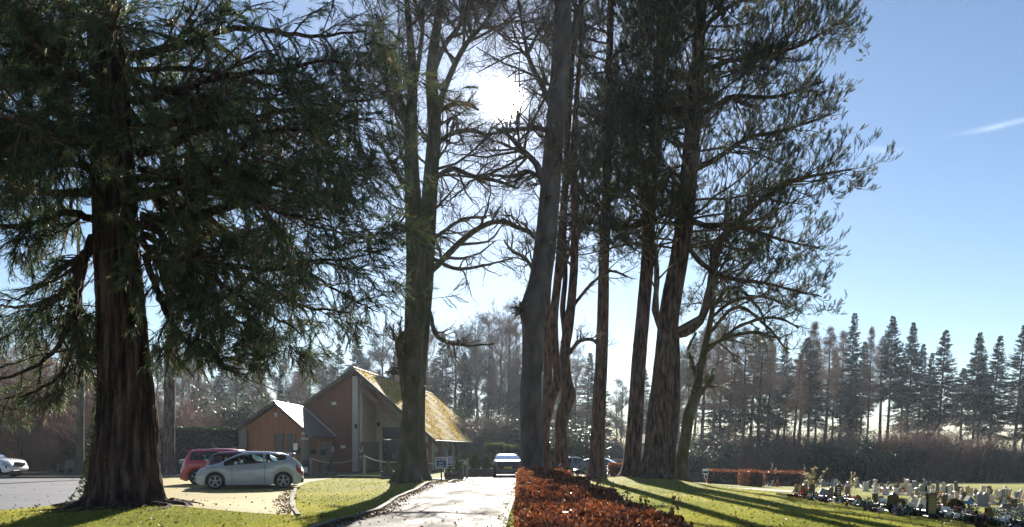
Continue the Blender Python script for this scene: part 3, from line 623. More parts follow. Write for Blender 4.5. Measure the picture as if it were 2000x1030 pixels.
# ------------------------------------------------------------------ the giant sequoia on the left
def sequoia():
    g = np.random.default_rng(41); Y = SEQ[1]
    rows = px_line([(242,1012,176),(243,985,164),(245,950,148),(246,900,139),(248,800,120),(242,700,108),(236,600,100),(230,515,95),(226,450,92),(220,300,85),(216,200,80),(208,100,74),(202,0,68),(200,-150,58),(198,-330,44),(196,-520,26),(196,-680,6)], Y)
    rows[:,3] *= .86; rows = ground_first(rows); root = thing('sequoia_tree', 'giant dark sequoia with broad ridged red brown trunk and drooping sprays at the left', 'tree', (*SEQ, rows[0][2]+.12))
    mb = MB(); trunk_tube(mb, rows, S=140, rows=190, amp=.055, ks=(13,19,27,35,47), flare=.28, fh=.55, gen=g, lobes=6)
    hand = [([(276,432,26),(330,430,22),(400,418,18),(470,395,15),(540,355,12),(590,318,9),(640,270,6),(690,235,3)], 1.5),
        ([(272,440,20),(310,452,16),(335,490,14),(380,512,12),(450,520,10),(530,528,8),(600,510,6),(680,505,4),(750,488,2)], -.8),
        ([(268,300,20),(330,285,17),(400,250,14),(470,240,11),(560,215,8),(660,205,5),(750,190,3)], 1.0), ([(264,380,20),(330,370,17),(420,330,14),(500,268,11),(560,250,8),(640,262,5)], -1.8),
        ([(250,110,20),(310,100,16),(400,70,13),(500,55,10),(600,70,7),(720,60,3)], .8), ([(258,200,18),(330,178,15),(430,150,12),(540,140,9),(640,120,6),(740,130,3)], -1.5),
        ([(262,250,16),(340,240,13),(430,205,11),(520,200,8),(640,300,5),(720,350,3)], 2.2), ([(280,470,14),(330,540,12),(390,585,10),(450,620,8),(510,650,5),(545,690,3)], 1.5),
        ([(282,500,14),(320,600,12),(360,660,9),(420,705,6),(460,735,3)], -.8), ([(280,480,13),(400,500,11),(520,560,8),(600,600,6),(690,610,3)], 2.5), ([(274,420,14),(360,440,12),(460,470,10),(580,520,7),(680,580,4),(740,610,2)], 1.2), ([(278,460,13),(360,500,11),(440,560,9),(520,610,6),(590,650,3)], -1.6), ([(270,330,14),(380,350,12),(500,390,9),(610,440,6),(730,470,3)], 2.6), ([(268,350,14),(350,350,12),(450,370,10),(560,420,7),(640,430,4)], -2.4),
        ([(185,110,20),(120,108,17),(70,80,14),(20,20,11),(-40,-30,8)], .5), ([(182,152,20),(110,152,16),(40,155,12),(-60,140,8)], 1.8), ([(180,245,18),(120,255,15),(50,270,12),(-60,260,7)], -1.5),
        ([(182,375,18),(120,378,15),(40,372,12),(-70,350,7)], 1.0), ([(184,430,16),(130,415,13),(70,435,11),(0,442,9),(-70,420,5)], -1.2),
        ([(182,465,22),(160,510,19),(148,560,15),(140,620,11),(110,680,9),(60,720,7),(0,740,5),(-40,735,3)], -.8), ([(166,520,14),(152,580,12),(146,660,10),(120,730,8),(70,765,6),(10,780,4)], -.4), ([(160,530,10),(130,560,9),(90,590,8),(30,600,6),(-30,590,3)], .5),
        ([(150,560,9),(152,640,8),(158,720,6),(150,760,3)], .3), ([(182,330,15),(110,318,12),(40,330,9),(-50,310,5)], 2.4)]
    hl = [px_line(l, Y, dy*1.2) for l, dy in hand]
    for h in hl: mb.tube(resample(h, 30)[:,:3]+g.normal(0,.018,(30,3)), resample(h, 30)[:,3], 9)
    mb.build('trunk', M_seqbark, root)
    lines, rads = poly_pack([rows], 24); c = MB()
    p1, r1 = grow(lines, np.minimum(rads,.13), 46, .30, .97, lambda t, pl, M: g.uniform(4.0,6.8,M)*(1.2-.75*t), 82, 9, up=(-.08,.10), wob=.09, rfac=.55, gen=g)
    # branches towards the camera stay high, so the foot of the trunk stands clear
    e = p1[:,-1]; k = ((e[:,2] > 5.6+np.maximum(0, Y-e[:,1])*.15)) & (e[:,0] < -1.7); p1, r1 = p1[k], r1[k]
    c.tubes(p1, r1, 6); ph, rh = poly_pack(hl, 9); rt_ = ph[:,-1,0] > SEQ[0]; p1 = np.concatenate([p1, ph, ph[rt_]]); r1 = np.concatenate([r1, rh, rh[rt_]])
    p2, r2 = grow(p1, r1, 12, .05, .99, lambda t, pl, M: np.clip(pl*g.uniform(.2,.42,M), .8, 2.4), 52, 7, up=(-.13,.02), wob=.12, rfac=.5, rmin=.010, gen=g); c.tubes(p2, r2, 4)
    p3, r3 = grow(p2, r2, 7, .1, 1, lambda t, pl, M: g.uniform(.4,.95,M), 42, 5, up=(-.14,-.02), wob=.12, rfac=.5, rmin=.006, gen=g)
    clear = lambda p: p[:,2] > np.interp(p[:,0], [-14,-11,-9.6,-8,-5.4,-4.5,-2.6], [1.2,2.2,3.4,3.3,3.3,4.3,5.3])   # the drooping skirt's lower edge
    kk = clear(p3[:,3]); p3, r3 = p3[kk], r3[kk]; c.tubes(p3, r3, 3)
    ps, rs = grow(lines, np.full_like(rads, .02), 60, .27, .8, lambda t, pl, M: g.uniform(.5,1.3,M), 80, 5, up=-.08, wob=.12, gen=g)   # little shoots on the trunk itself
    # they start at the bark
    out = norm(ps[:,1]-ps[:,0])*np.interp(ps[:,0,2], rows[:,2], rows[:,3])[:,None]*.9; ps += out[:,None]; c.tubes(ps, rs, 3)
    for q, n, sc in ((p3, 6, (.22,.46)), (p2, 6, (.25,.48)), (ps, 12, (.25,.45))):
        i = np.repeat(np.arange(len(q)), n); M = len(i); f = g.uniform(.15,1,M)*(q.shape[1]-1)
        a = np.clip(f.astype(int), 0, q.shape[1]-2); ww = (f-a)[:,None]; pos = q[i,a]*(1-ww)+q[i,a+1]*ww
        d = norm(q[i,a+1]-q[i,a])+np.array([0,0,-.28])+g.normal(0,.38,(M,3)); kk = clear(pos); pos, d, M = pos[kk], d[kk], int(kk.sum())
        c.bake(*T_cord, pos, d, g.uniform(*sc, M), m=1, gen=g)
    c.build('crown', [M_redbark, M_seqleaf], root)
    # ivy creeping up the left edge of the foot, and roots over the mound
    iv = MB(); n = 900; h = g.uniform(0,1,n)**1.5*4.2; a = g.normal(math.pi*1.02, .55, n); cx = np.interp(h, rows[:,2], rows[:,0]); r = np.interp(h, rows[:,2], rows[:,3])*1.03+.45*np.exp(-h/.5)*.5
    pos = np.stack([cx+r*np.cos(a), Y+r*np.sin(a)*-1*np.sign(np.sin(a)+1e-6)*np.sign(np.sin(a)+1e-6), h+float(rows[0][2])+.1], 1)
    iv.bake(*T_leaf, pos, np.stack([np.cos(a), np.sin(a), g.normal(0,.6,n)],1), g.uniform(.05,.11,n), gen=g)
    iv.build('ivy', M_ivy, root)
    rt = MB()
    for a in np.linspace(.2, 6.1, 15):
        L = g.uniform(.5,1.2); s = np.linspace(0,1,9); x = SEQ[0]+np.cos(a+.25*np.sin(s*5))*(1.0+L*s); y = Y+np.sin(a+.25*np.sin(s*5))*(1.0+L*s)
        rt.tube(np.stack([x, y, gz(x,y)+.05*(1-s)-.02], 1), .09*(1-.75*s), 6)
    rt.build('roots', M_seqbark, root)
sequoia()
# ------------------------------------------------------------------ woods: few kinds, many copies
def kind_conifer(name, H_, crown0, L0, dens, leaf, seed, droop=-.25, blade=1.0, bark=None):
    g = np.random.default_rng(seed); root = thing(name, 'x', 'tree')
    z = np.linspace(0, H_, 12); tr = np.column_stack([g.normal(0,.08,12).cumsum()*.4, g.normal(0,.08,12).cumsum()*.4, z-.2]); rad = .26*(1-z/H_)**.8+.015
    MB().tube(tr, rad, 8).build('trunk', bark or M_pinebark, root)
    c = MB(); n = int(dens); t = g.uniform(crown0, 1, n)**.9; zz = t*H_; f = (1-(zz/H_-crown0)/(1-crown0)).clip(0,1)
    L = (L0*(f**.95)*g.uniform(.4,1.3,n)+.14)*np.where(f > .8, g.uniform(.4,1,n), 1); a = g.uniform(0,6.283,n); K = 6; s = np.linspace(0,1,K)[None]
    r = L[:,None]*s; up = (.35*(1-f))[:,None]*r; dz = droop*L[:,None]*s**1.5*(.4+f[:,None]) + .28*L[:,None]*np.maximum(0, s-.6)**2*2
    bx = np.interp(zz, z, tr[:,0]); by = np.interp(zz, z, tr[:,1]); wb = g.normal(0,.06,(n,K)).cumsum(1)
    pts = np.stack([bx[:,None]+r*np.cos(a[:,None]+wb), by[:,None]+r*np.sin(a[:,None]+wb), zz[:,None]+up+dz], -1)
    c.tubes(pts, np.maximum(.035*L[:,None]/L0*(1-.7*s), .012), 3)
    # some dead snags on the bare stem
    m2 = 26; z2 = g.uniform(.12, crown0, m2)*H_; a2 = g.uniform(0,6.28,m2); L2 = g.uniform(.4,2.2,m2)
    p2 = np.stack([np.stack([L2*q*np.cos(a2), L2*q*np.sin(a2), z2-.25*L2*q*q], -1) for q in (0,.5,1)], 1); c.tubes(p2, np.full((m2,3), .02), 3)
    if leaf is not None:
        for k, m in ((0, 16), (1, 8)):
            i = np.repeat(np.arange(n), m); fr = g.uniform(.18,1,len(i))*(K-1); b = np.clip(fr.astype(int),0,K-2); w_ = (fr-b)[:,None]
            pos = pts[i,b]*(1-w_)+pts[i,b+1]*w_; d = norm(pts[i,b+1]-pts[i,b])+g.normal(0,.5,(len(i),3))*np.array([1,1,.5])+np.array([0,0,-.15])
            c.bake(*T_flat, pos, d, np.clip(g.uniform(.42,.75,len(i))*(.35+.75*L[i]/L0), .16, .9)*blade, m=1, roll=g.normal(0,.6,len(i)), gen=g)
        c.build('crown', [M_twig, leaf], root)
    else:
        q2, r2 = grow(pts, np.full((n,K), .03), 5, .15, 1, lambda t, pl, M: pl*g.uniform(.2,.4,M), 50, 4, up=-.02, wob=.15, rfac=.6, rmin=.016, gen=g); c.tubes(q2, r2, 3)
        q3, r3 = grow(q2, r2, 3, .2, 1, lambda t, pl, M: g.uniform(.25,.6,M), 50, 3, up=0, wob=.15, rfac=.8, rmin=.012, gen=g); c.tubes(q3, r3, 3)
        c.build('crown', [M_twigred], root)
    root['h'] = H_; return root
def kind_bare(name, H_, seed, spread=1.0, red=False, t0=.3):
    g = np.random.default_rng(seed); root = thing(name, 'x', 'tree'); K = 14; z = np.linspace(0, H_, K)
    tr = np.column_stack([g.normal(0,.16,K).cumsum()*.5, g.normal(0,.16,K).cumsum()*.5, z-.2]); rad = .28*(1-z/H_)**.8+.03
    MB().tube(tr, rad, 8).build('trunk', M_mossbark, root); c = MB()
    p1, r1 = grow(tr[None], np.minimum(rad,.13)[None], 30, t0, .98, lambda t, pl, M: H_*.3*spread*g.uniform(.5,1.1,M)*(1.15-.7*t), 48, 8, up=(.02,.1), wob=.13, gen=g)
    p2, r2 = grow(p1, r1, 9, .15, 1, lambda t, pl, M: pl*g.uniform(.25,.55,M), 45, 6, up=.04, wob=.17, rmin=.02, gen=g)
    p3, r3 = grow(p2, r2, 7, .1, 1, lambda t, pl, M: np.maximum(.5, pl*g.uniform(.3,.6,M)), 45, 4, up=.03, wob=.18, rmin=.014, gen=g)
    p4, r4 = grow(p3, r3, 3, .2, 1, lambda t, pl, M: np.maximum(.4, pl*g.uniform(.4,.7,M)), 40, 3, up=.02, wob=.18, rmin=.011, gen=g)
    for p, r, S in ((p1,r1,5),(p2,r2,4),(p3,r3,3),(p4,r4,3)): c.tubes(p, r, S)
    c.build('crown', M_twigred if red else M_twig, root); root['h'] = H_; return root
def kind_bush(name, rx, h, seed, leaf=None, n=70, red=False, arch=-.05):
    g = np.random.default_rng(seed); root = thing(name, 'x', 'bush'); c = MB(); a = g.uniform(0,6.28,n); rr = np.sqrt(g.uniform(0,1,n))*rx*.75
    p0 = np.zeros((n,3,3)); p0[:,0] = np.stack([rr*np.cos(a), rr*np.sin(a), np.full(n,-.1)],1); hh = h*g.uniform(.5,.95,n)*(1-.35*(rr/rx)**2)
    p0[:,1] = p0[:,0]+np.stack([.12*hh*np.cos(a), .12*hh*np.sin(a), hh*.5],1)+g.normal(0,.1,(n,3)); p0[:,2] = p0[:,1]+np.stack([.25*hh*np.cos(a), .25*hh*np.sin(a), hh*.5],1)+g.normal(0,.2,(n,3))
    r0 = np.full((n,3), 1.)*np.array([.04,.03,.015]); c.tubes(p0, r0, 4)
    p1, r1 = grow(p0, r0, 9, .15, 1, lambda t, pl, M: pl*g.uniform(.2,.5,M), 35, 6, up=(.1,arch), wob=.15, rmin=.014, gen=g); c.tubes(p1, r1, 3)
    p2, r2 = grow(p1, r1, 6, .1, 1, lambda t, pl, M: g.uniform(.3,.8,M), 35, 4, up=.03, wob=.15, rmin=.01, gen=g); c.tubes(p2, r2, 3)
    if leaf is not None:
        M = len(p2); i = np.repeat(np.arange(M), 4); c.bake(*T_flat, p2[i, g.integers(1,4,len(i))], g.normal(size=(len(i),3))+np.array([0,0,.2]), g.uniform(.25,.5,len(i)), m=1, gen=g)
    c.build('branches', [M_twigred if red else M_twig, leaf or M_twig], root); root['h'] = h; return root

SPR = [kind_conifer('spruce_tree', 24, .33, 3.6, 520, M_spruce, 51), kind_conifer('spruce_tree', 24, .24, 3.3, 560, M_spruce, 52), kind_conifer('spruce_tree', 24, .45, 3.2, 420, M_spruce, 53, blade=1.1)]
LAR = [kind_conifer('larch_tree', 24, .42, 3.2, 330, None, 54, droop=-.1), kind_conifer('larch_tree', 24, .55, 2.9, 270, None, 55, droop=-.1)]
BAR = [kind_bare('bare_tree', 20, 56), kind_bare('bare_tree', 20, 57, .8), kind_bare('bare_tree', 20, 58, 1.1, red=True), kind_bare('bare_tree', 20, 59, .7, red=True, t0=.45)]
BSH = [kind_bush('bare_bush', 2.6, 4.0, 60, red=True), kind_bush('bare_bush', 3.0, 3.4, 61), kind_bush('bare_bush', 2.4, 4.4, 62, red=True, arch=-.2)]
EVG = [kind_bush('evergreen_bush', 2.8, 4.0, 63, leaf=M_laurel, n=60), kind_bush('evergreen_bush', 2.6, 3.4, 64, leaf=M_spruce, n=60)]
KINDS = {'S': SPR, 'L': LAR, 'B': BAR, 'b': BSH, 'e': EVG}
used = set(); gw = np.random.default_rng(70)
def plant(kind, x, y, h, label, group, lean=0., rz=None, wide=1.0, var=None):
    wide = wide*gw.uniform(.8,1.45) if kind in 'SL' else wide
    srcs = KINDS[kind]; s = srcs[int(gw.integers(0, len(srcs))) if var is None else var % len(srcs)]
    k = h/s['h']; z = float(gz(x, y)); rz = gw.uniform(0, 6.28) if rz is None else rz
    # lean is about the world y axis: turn first, tilt after
    from mathutils import Euler, Matrix
    e = (Matrix.Rotation(lean, 3, 'Y') @ Matrix.Rotation(rz, 3, 'Z')).to_euler()
    if s.name not in used:
        used.add(s.name); o = s
        o['label'] = label; o['group'] = group; o.location = (x, y, z)
    else: o = dup(s, (x, y, z), 0, label, group)
    o.rotation_euler = e; o.scale = (k*wide, k*wide, k)
    return o
def at(px, Y): return (px-1000)/F*Y
def htop(px, py, Y, x): return EYE+(HY-py)/F*Y-float(gz(x, Y))

# plantation on the right, read off the photograph: foot x, top x, top y, distance, kind, label
WOOD_R = [(1574,1594,630,112,'L','bare brown larch at the left end of the plantation skyline, wide open top',0),
 (1590,1600,668,128,'S',None,0),(1606,1626,640,118,'L','brown larch just left of the first tall dark spruce in the plantation',1),
 (1652,1672,612,116,'S','tallest dark spruce of the plantation, first spire from the pine crown',1),(1636,1650,648,126,'L',None,0),
 (1690,1706,640,112,'L','brown bare larch between the first and second spruce spires',0),(1678,1690,668,130,'S',None,2),
 (1728,1748,618,114,'S','second dark spruce spire of the plantation, thin open top',2),(1716,1724,662,128,'L',None,1),
 (1766,1786,630,118,'S','third spruce spire, slender pale top close beside a lower one',2),(1786,1806,672,120,'S','lower spruce leaning on the third spire of the plantation',0),
 (1828,1850,645,110,'S','broad dark spruce alone between two gaps of sky in the plantation',0),(1808,1822,690,126,'S',None,1),
 (1895,1917,650,112,'S','narrow ragged spruce left of the broad green one near the right edge',2),(1925,1957,656,108,'S','broad green spruce second from the right edge, full to low down',1),
 (1905,1925,700,126,'S',None,0),(1976,2003,636,108,'S','dark spruce cut by the right edge of the photo',0),(1990,2030,660,120,'S',None,1),(2045,2070,650,116,'S',None,2),
 (1870,1886,720,130,'S',None,2),(1756,1766,690,132,'S',None,0),(1660,1672,700,134,'S',None,1),(1622,1634,690,132,'S',None,2)]
GR = 'plantation trees beyond the graves'
TREE_R, k = [], 0
for (xb, xt, yt, Y, kd, lab, v) in WOOD_R:
    x = at(xb, Y); h = htop(xt, yt, Y, x); lean = math.atan2((xt-xb)/F*Y, h)*.9
    plant(kd, x, Y, h, lab or 'spruce or larch in the second rank of the plantation, mostly hidden by those before it', GR, lean, var=v)
# thinner stand between the great pine and the spruces
for j, (xb, yt, Y, kd) in enumerate([(1368,640,92,'L'),(1388,640,100,'B'),(1402,650,108,'S'),(1420,650,90,'L'),(1432,690,112,'S'),(1448,640,94,'L'),(1462,640,104,'S'),(1478,650,88,'L'),(1490,680,116,'S'),
      (1498,660,96,'L'),(1512,660,108,'S'),(1524,700,120,'L'),(1545,690,98,'L'),(1556,660,112,'S'),(1338,680,96,'B'),(1350,650,106,'L')]):
    x = at(xb, Y); h = htop(xb, yt, Y, x)
    plant(kd, x, Y, h, {'L': 'bare larch pole in the thin stand behind the long brown hedge', 'B': 'bare broadleaf tree in the thin stand left of the long brown hedge', 'S': 'dark thin crowned spruce in the stand behind the long brown hedge'}[kd],
          'thin stand behind the brown hedge', R_(gw.uniform(1.5,5)))
for j, (xb, yt, Y, kd, v) in enumerate([(1380,862,84,'e',0),(1412,872,86,'b',1),(1446,868,88,'e',1),(1480,862,84,'b',0),(1512,858,88,'b',2),(1545,862,84,'b',1),(1566,870,82,'e',0),(1590,862,86,'b',0),(1618,868,84,'e',1),(1642,858,80,'e',0),
      (1672,868,86,'b',1),(1700,862,84,'b',2),(1726,866,82,'e',1),(1752,856,86,'b',0),(1780,862,82,'b',2),(1806,870,84,'e',0),(1832,860,82,'b',2),(1858,862,86,'b',0),(1884,868,82,'b',1),(1908,866,84,'e',1),(1934,872,82,'e',0),(1962,878,84,'e',1),(1990,884,82,'e',0),(2020,880,84,'e',1)]):
    x = at(xb, Y); h = htop(xb, yt, Y, x)+(1.0 if kd == 'b' else -.5)
    plant(kd, x, Y, h, {'b': 'reddish brown bare thicket bush under the plantation spruces', 'e': 'dark evergreen bush in the belt behind the far gravestones'}[kd] if j != 9 else 'sunlit paler green bush below the first spruce spire',
          'bushes under the plantation', wide=h/4*0+1.25, var=v)
# hazy wood behind the chapel and the drive
GL = 'hazy wood behind the chapel'
LB = {'B': 'hazy bare grey brown tree in the wood behind the chapel', 'S': 'hazy dark conifer standing among bare trees behind the chapel', 'b': 'bare undergrowth bush at the foot of the hazy wood', 'e': 'dark evergreen bush at the foot of the hazy wood'}
lst = []
for xb, yt, Y, kd in [(395,690,82,'B'),(430,705,90,'S'),(468,690,84,'B'),(505,700,96,'S'),(540,690,88,'B'),(572,706,100,'B'),(600,700,86,'B'),(628,696,92,'B'),(650,672,100,'S'),(688,640,104,'S'),(715,690,96,'B'),(742,640,108,'B'),(765,690,100,'S'),
      (800,690,100,'B'),(838,640,102,'B'),(862,650,98,'S'),(886,660,106,'B'),(905,690,94,'S'),(930,640,100,'B'),(952,625,104,'B'),(975,640,96,'B'),(995,615,102,'B'),(1012,650,108,'B'),(1030,700,100,'S'),(1055,690,104,'B'),(1080,680,110,'B'),
      (1105,735,112,'S'),(1122,700,106,'B'),(1140,690,112,'S'),(1158,735,118,'B'),(1178,720,112,'S'),(1200,780,120,'B'),(1215,745,126,'B'),(1250,720,116,'S'),(1262,790,124,'B'),(360,700,78,'B'),(300,680,84,'B'),(262,700,80,'B'),(215,680,86,'B'),(120,690,78,'B'),(60,640,84,'B'),(10,680,80,'B'),(-40,650,84,'B'),
      (168,690,92,'S'),(90,670,94,'S'),(840,700,112,'S'),(960,690,114,'S'),(915,650,116,'B'),(585,690,108,'S'),(1005,700,118,'S'),(1310,740,118,'S'),(1290,760,122,'B'),(1328,690,110,'B')]:
    Y = Y*.62+58; x = at(xb, Y); h = htop(xb, yt, Y, x); plant(kd, x, Y, h, LB[kd], GL, R_(gw.normal(1,1.5)))
for j in range(70):                       # second rank, filling the wood between the first
    xb, Y = -70+j*17+gw.uniform(-8,8), gw.uniform(108,138); x = at(xb, Y); plant('B' if j % 3 else 'S', x, Y, htop(xb, gw.uniform(700,790), Y, x), LB['B' if j % 3 else 'S'], GL, wide=1.15)
for xb, yt, Y, kd in [(x_ + gw.uniform(-8,8), y_ + gw.uniform(-10,10), gw.uniform(74,84), k_) for x_, y_, k_ in
      [(380,815,'e'),(412,808,'b'),(445,800,'b'),(480,800,'e'),(520,795,'b'),(560,800,'b'),(600,800,'e'),(640,800,'b'),(840,830,'b'),(866,815,'b'),(890,820,'e'),(915,815,'b'),(940,825,'b'),(962,830,'e'),(985,825,'b'),(1008,830,'b'),(1030,830,'b'),(1056,840,'b'),(1080,835,'e')]]:
    x = at(xb, Y); plant(kd, x, Y, htop(xb, yt, Y, x), LB[kd], GL, wide=1.3)
for xb, yt, Y, kd in [(1100,868,100,'e'),(1128,862,104,'b'),(1152,866,102,'e'),(1180,862,104,'b'),(1206,866,106,'b'),(1232,868,104,'e'),(1260,862,100,'b'),(1290,858,104,'b'),(1318,862,98,'e'),(1342,858,94,'e'),(1362,866,92,'b')]:
    x = at(xb, Y); plant(kd, x, Y, htop(xb, yt, Y, x), {'b': 'bare bush in the far belt beyond the pale gabled hall', 'e': 'dark evergreen bush in the far belt beyond the pale gabled hall'}[kd], 'far belt of bushes', wide=1.3)

for xb in range(-60, 320, 26):
    Y = gw.uniform(66,74); x = at(xb, Y); plant('b', x, Y, htop(xb, gw.uniform(770,830), Y, x), 'brown undergrowth bush in the thicket behind the car park', 'thicket behind the car park', wide=1.3)
# a weeping brown tangle on the far left, with a few withered orange leaves
def weeping(px, Y, h, label, seed, leaves):
    g = np.random.default_rng(seed); x = at(px, Y); z = float(gz(x, Y)); root = thing('weeping_tree', label, 'tree', (x, Y, z)); c = MB()
    zz = np.linspace(-.2, h, 10); tr = np.column_stack([x+g.normal(0,.1,10).cumsum()*.5, Y+g.normal(0,.1,10).cumsum()*.5, z+zz]); rad = .16*(1-np.linspace(0,1,10))+.03
    MB().tube(tr, rad, 9).build('trunk', M_mossbark, root)
    p1, r1 = grow(tr[None], np.minimum(rad,.08)[None], 80, .2, 1, lambda t, pl, M: g.uniform(2.0,4.6,M), 65, 10, up=(.10,-.45), wob=.10, rmin=.016, gen=g)
    p2, r2 = grow(p1, r1, 12, .15, 1, lambda t, pl, M: g.uniform(.8,2.4,M), 40, 7, up=(-.02,-.32), wob=.12, rmin=.011, gen=g)
    p3, r3 = grow(p2, r2, 5, .1, 1, lambda t, pl, M: g.uniform(.4,1.1,M), 35, 4, up=-.16, wob=.14, rmin=.009, gen=g)
    for q in (p1, p2, p3): q[:,:,2] = np.maximum(q[:,:,2], z+.05)
    for p, r, S in ((p1,r1,5),(p2,r2,3),(p3,r3,3)): c.tubes(p, r, S)
    k = g.integers(0, len(p3), leaves); c.bake(*T_leaf, p3[k, g.integers(1,4,leaves)], g.normal(size=(leaves,3))-np.array([0,0,.6]), g.uniform(.07,.13,leaves), m=1, gen=g)
    c.build('crown', [M_twigred, M_copper], root)
weeping(36, 52, 8.2, 'weeping brown bare tree behind the white off-roader with a few orange leaves', 81, 900)
weeping(-40, 56, 9.0, 'weeping bare tree cut by the left edge of the photo', 82, 500)
weeping(112, 58, 7.0, 'small weeping bare tree with orange leaf clusters left of the wooden bench', 83, 900)
weeping(205, 62, 8.0, 'weeping bare tree mostly hidden behind the giant sequoia trunk', 84, 400)

# ------------------------------------------------------------------ hedges
def hedge(name, label, corners, h, leaf, n, size, seed, top_jit=.05, twig=None, cat='hedge', z_at=None, sides=True, fluff=.06, strays=0, tip=0, group=None):
    """a clipped hedge along an outline of four ground corners (counter-clockwise), leaves over a dark twig heart"""
    g = np.random.default_rng(seed); cs = np.array(corners, float); c0 = cs.mean(0); root = thing(name, label, cat, (*c0, float(gz(*c0))), group=group)
    core = MB(); ins = c0+(cs-c0)*np.where(np.abs(cs-c0) > .5, 1-.10/np.maximum(np.abs(cs-c0), .2), .8)
    k = 12; ring = []
    for i in range(4):
        a, b = ins[i], ins[(i+1)%4]
        for j in range(k): ring.append(a+(b-a)*j/k)
    ring = np.array(ring); zr = gz(ring[:,0], ring[:,1]); nn = len(ring)
    lo = np.column_stack([ring, zr-.05]); hi = np.column_stack([ring, zr+h-.09]); core.add(np.vstack([lo, hi]), quads=[[i,(i+1)%nn,nn+(i+1)%nn,nn+i] for i in range(nn)]); core.N.append((np.arange(nn, 2*nn), 0))
    core.build('stems', M_core, root, smooth=False)
    per = [np.linalg.norm(cs[(i+1)%4]-cs[i]) for i in range(4)]; area_top = per[0]*per[1]; areas = np.array([area_top]+[p*h for p in per]); cnt = (n*areas/areas.sum()).astype(int)
    pos, dr = [], []
    u, v = g.uniform(0,1,cnt[0])[:,None], g.uniform(0,1,cnt[0])[:,None]
    xy = (cs[0]*(1-u)+cs[1]*u)*(1-v)+(cs[3]*(1-u)+cs[2]*u)*v; bump = top_jit*(np.sin(xy[:,0]*5+xy[:,1]*3.1)+np.sin(xy[:,1]*1.7+2))*.5
    pos.append(np.column_stack([xy, gz(xy[:,0],xy[:,1])+h+bump-np.abs(g.normal(0,fluff,cnt[0]))+fluff*.6])); dr.append(g.normal(0,.6,(cnt[0],3))+np.array([0,0,.8]))
    for i in range(4):
        a, b = cs[i], cs[(i+1)%4]; e = (b-a)/max(per[i],1e-6); nn_ = np.array([e[1],-e[0]]); u = g.uniform(0,1,cnt[i+1])[:,None]; q = a+(b-a)*u
        q = q-nn_*np.abs(g.normal(0,fluff*1.2,cnt[i+1]))[:,None]+nn_*fluff*.5
        pos.append(np.column_stack([q, gz(q[:,0],q[:,1])+g.uniform(.03,1,cnt[i+1])*h])); dr.append(g.normal(0,.6,(cnt[i+1],3))+np.array([*(nn_*.7),.25]))
    pos, dr = np.vstack(pos), np.vstack(dr); lf = MB(); lf.bake(*T_leaf, pos, dr, g.uniform(*size, len(pos)), gen=g)
    if strays:                                    # shoots standing above the clipped top
        u, v = g.uniform(0,1,strays)[:,None], g.uniform(0,1,strays)[:,None]; xy = (cs[0]*(1-u)+cs[1]*u)*(1-v)+(cs[3]*(1-u)+cs[2]*u)*v; zz = gz(xy[:,0],xy[:,1])+h-.05
        L = g.uniform(.06,.2,strays); K = 4; s = np.linspace(0,1,K); d = norm(g.normal(0,.3,(strays,3))+np.array([0,0,1])); pts = np.column_stack([xy, zz])[:,None]+d[:,None]*L[:,None,None]*s[None,:,None]+g.normal(0,.008,(strays,K,3))
        lf.tubes(pts, np.full((strays,K), .003), 3, m=1); i = np.repeat(np.arange(strays), 3); lf.bake(*T_leaf, pts[i, g.integers(1,K,len(i))], g.normal(size=(len(i),3))+np.array([0,0,.3]), g.uniform(.03,.06,len(i)), gen=g)
    lf.build('foliage', [leaf, twig or M_twig], root); return root

nh = hedge('copper_hedge', 'clipped copper brown beech hedge running towards the camera beside the drive', [(.05,4.2),(1.46,4.2),(1.46,21.6),(.20,22.0)], .86, M_copper, 150000, (.024,.058), 90, top_jit=.07, strays=800, fluff=.07)
# long shoots escaping at the right-hand shoulder of the near hedge
g = np.random.default_rng(91)
for bx, by, L, lean in [(1.40,6.9,.34,.45),(1.36,7.6,.26,.1),(1.30,6.6,.22,-.1),(1.42,8.3,.22,.2),(1.38,9.2,.2,.0),(1.25,7.2,.2,.15),(1.43,7.1,.28,.7),(1.40,10.4,.24,.1),(1.42,12.0,.26,.05),(1.2,6.5,.2,.3),(1.41,8.8,.26,-.2),(1.44,11.2,.2,.3)]:
    sh = MB(); s = np.linspace(0,1,7)[:,None]; p = np.array([bx,by,.80])+s*L*np.array([lean,.1,1])+g.normal(0,.006,(7,3)); sh.tube(p, .0045*(1-.5*s[:,0]), 4, m=1)
    sh.bake(*T_leaf, p[[2,3,4,5,6]]+g.normal(0,.004,(5,3)), g.normal(size=(5,3))+np.array([lean,0,.5]), g.uniform(.04,.075,5), gen=g); sh.build('shoot', [M_copper, M_twig], nh)
def wh(pts, Y0, Y1=None): Y1 = Y1 or Y0; return [(at(pts[0],Y0),Y0),(at(pts[1],Y1),Y1)]
def hedge_px(name, label, x0, x1, Y0, Y1, depth, ytop, leaf, n, size, seed, **kw):
    a, b = np.array([at(x0,Y0),Y0]), np.array([at(x1,Y1),Y1]); e = (b-a)/np.linalg.norm(b-a); nrm = np.array([-e[1], e[0]])*depth; c = (a+b)/2
    h = EYE+(HY-ytop)/F*c[1]-float(gz(*c)); return hedge(name, label, [a, b, b+nrm, a+nrm], h, leaf, n, size, seed, **kw)
hedge_px('laurel_hedge', 'tall dark laurel hedge with sunlit top between the sequoia trunk and the annexe', 318, 473, 52, 54, 2.0, 838, M_laurel, 24000, (.09,.16), 92, fluff=.1, top_jit=.1)
hedge_px('laurel_hedge', 'dark laurel hedge behind the bench, left of the sequoia trunk', 112, 300, 56, 54, 2.0, 843, M_laurel, 20000, (.09,.16), 93, fluff=.1, top_jit=.1)
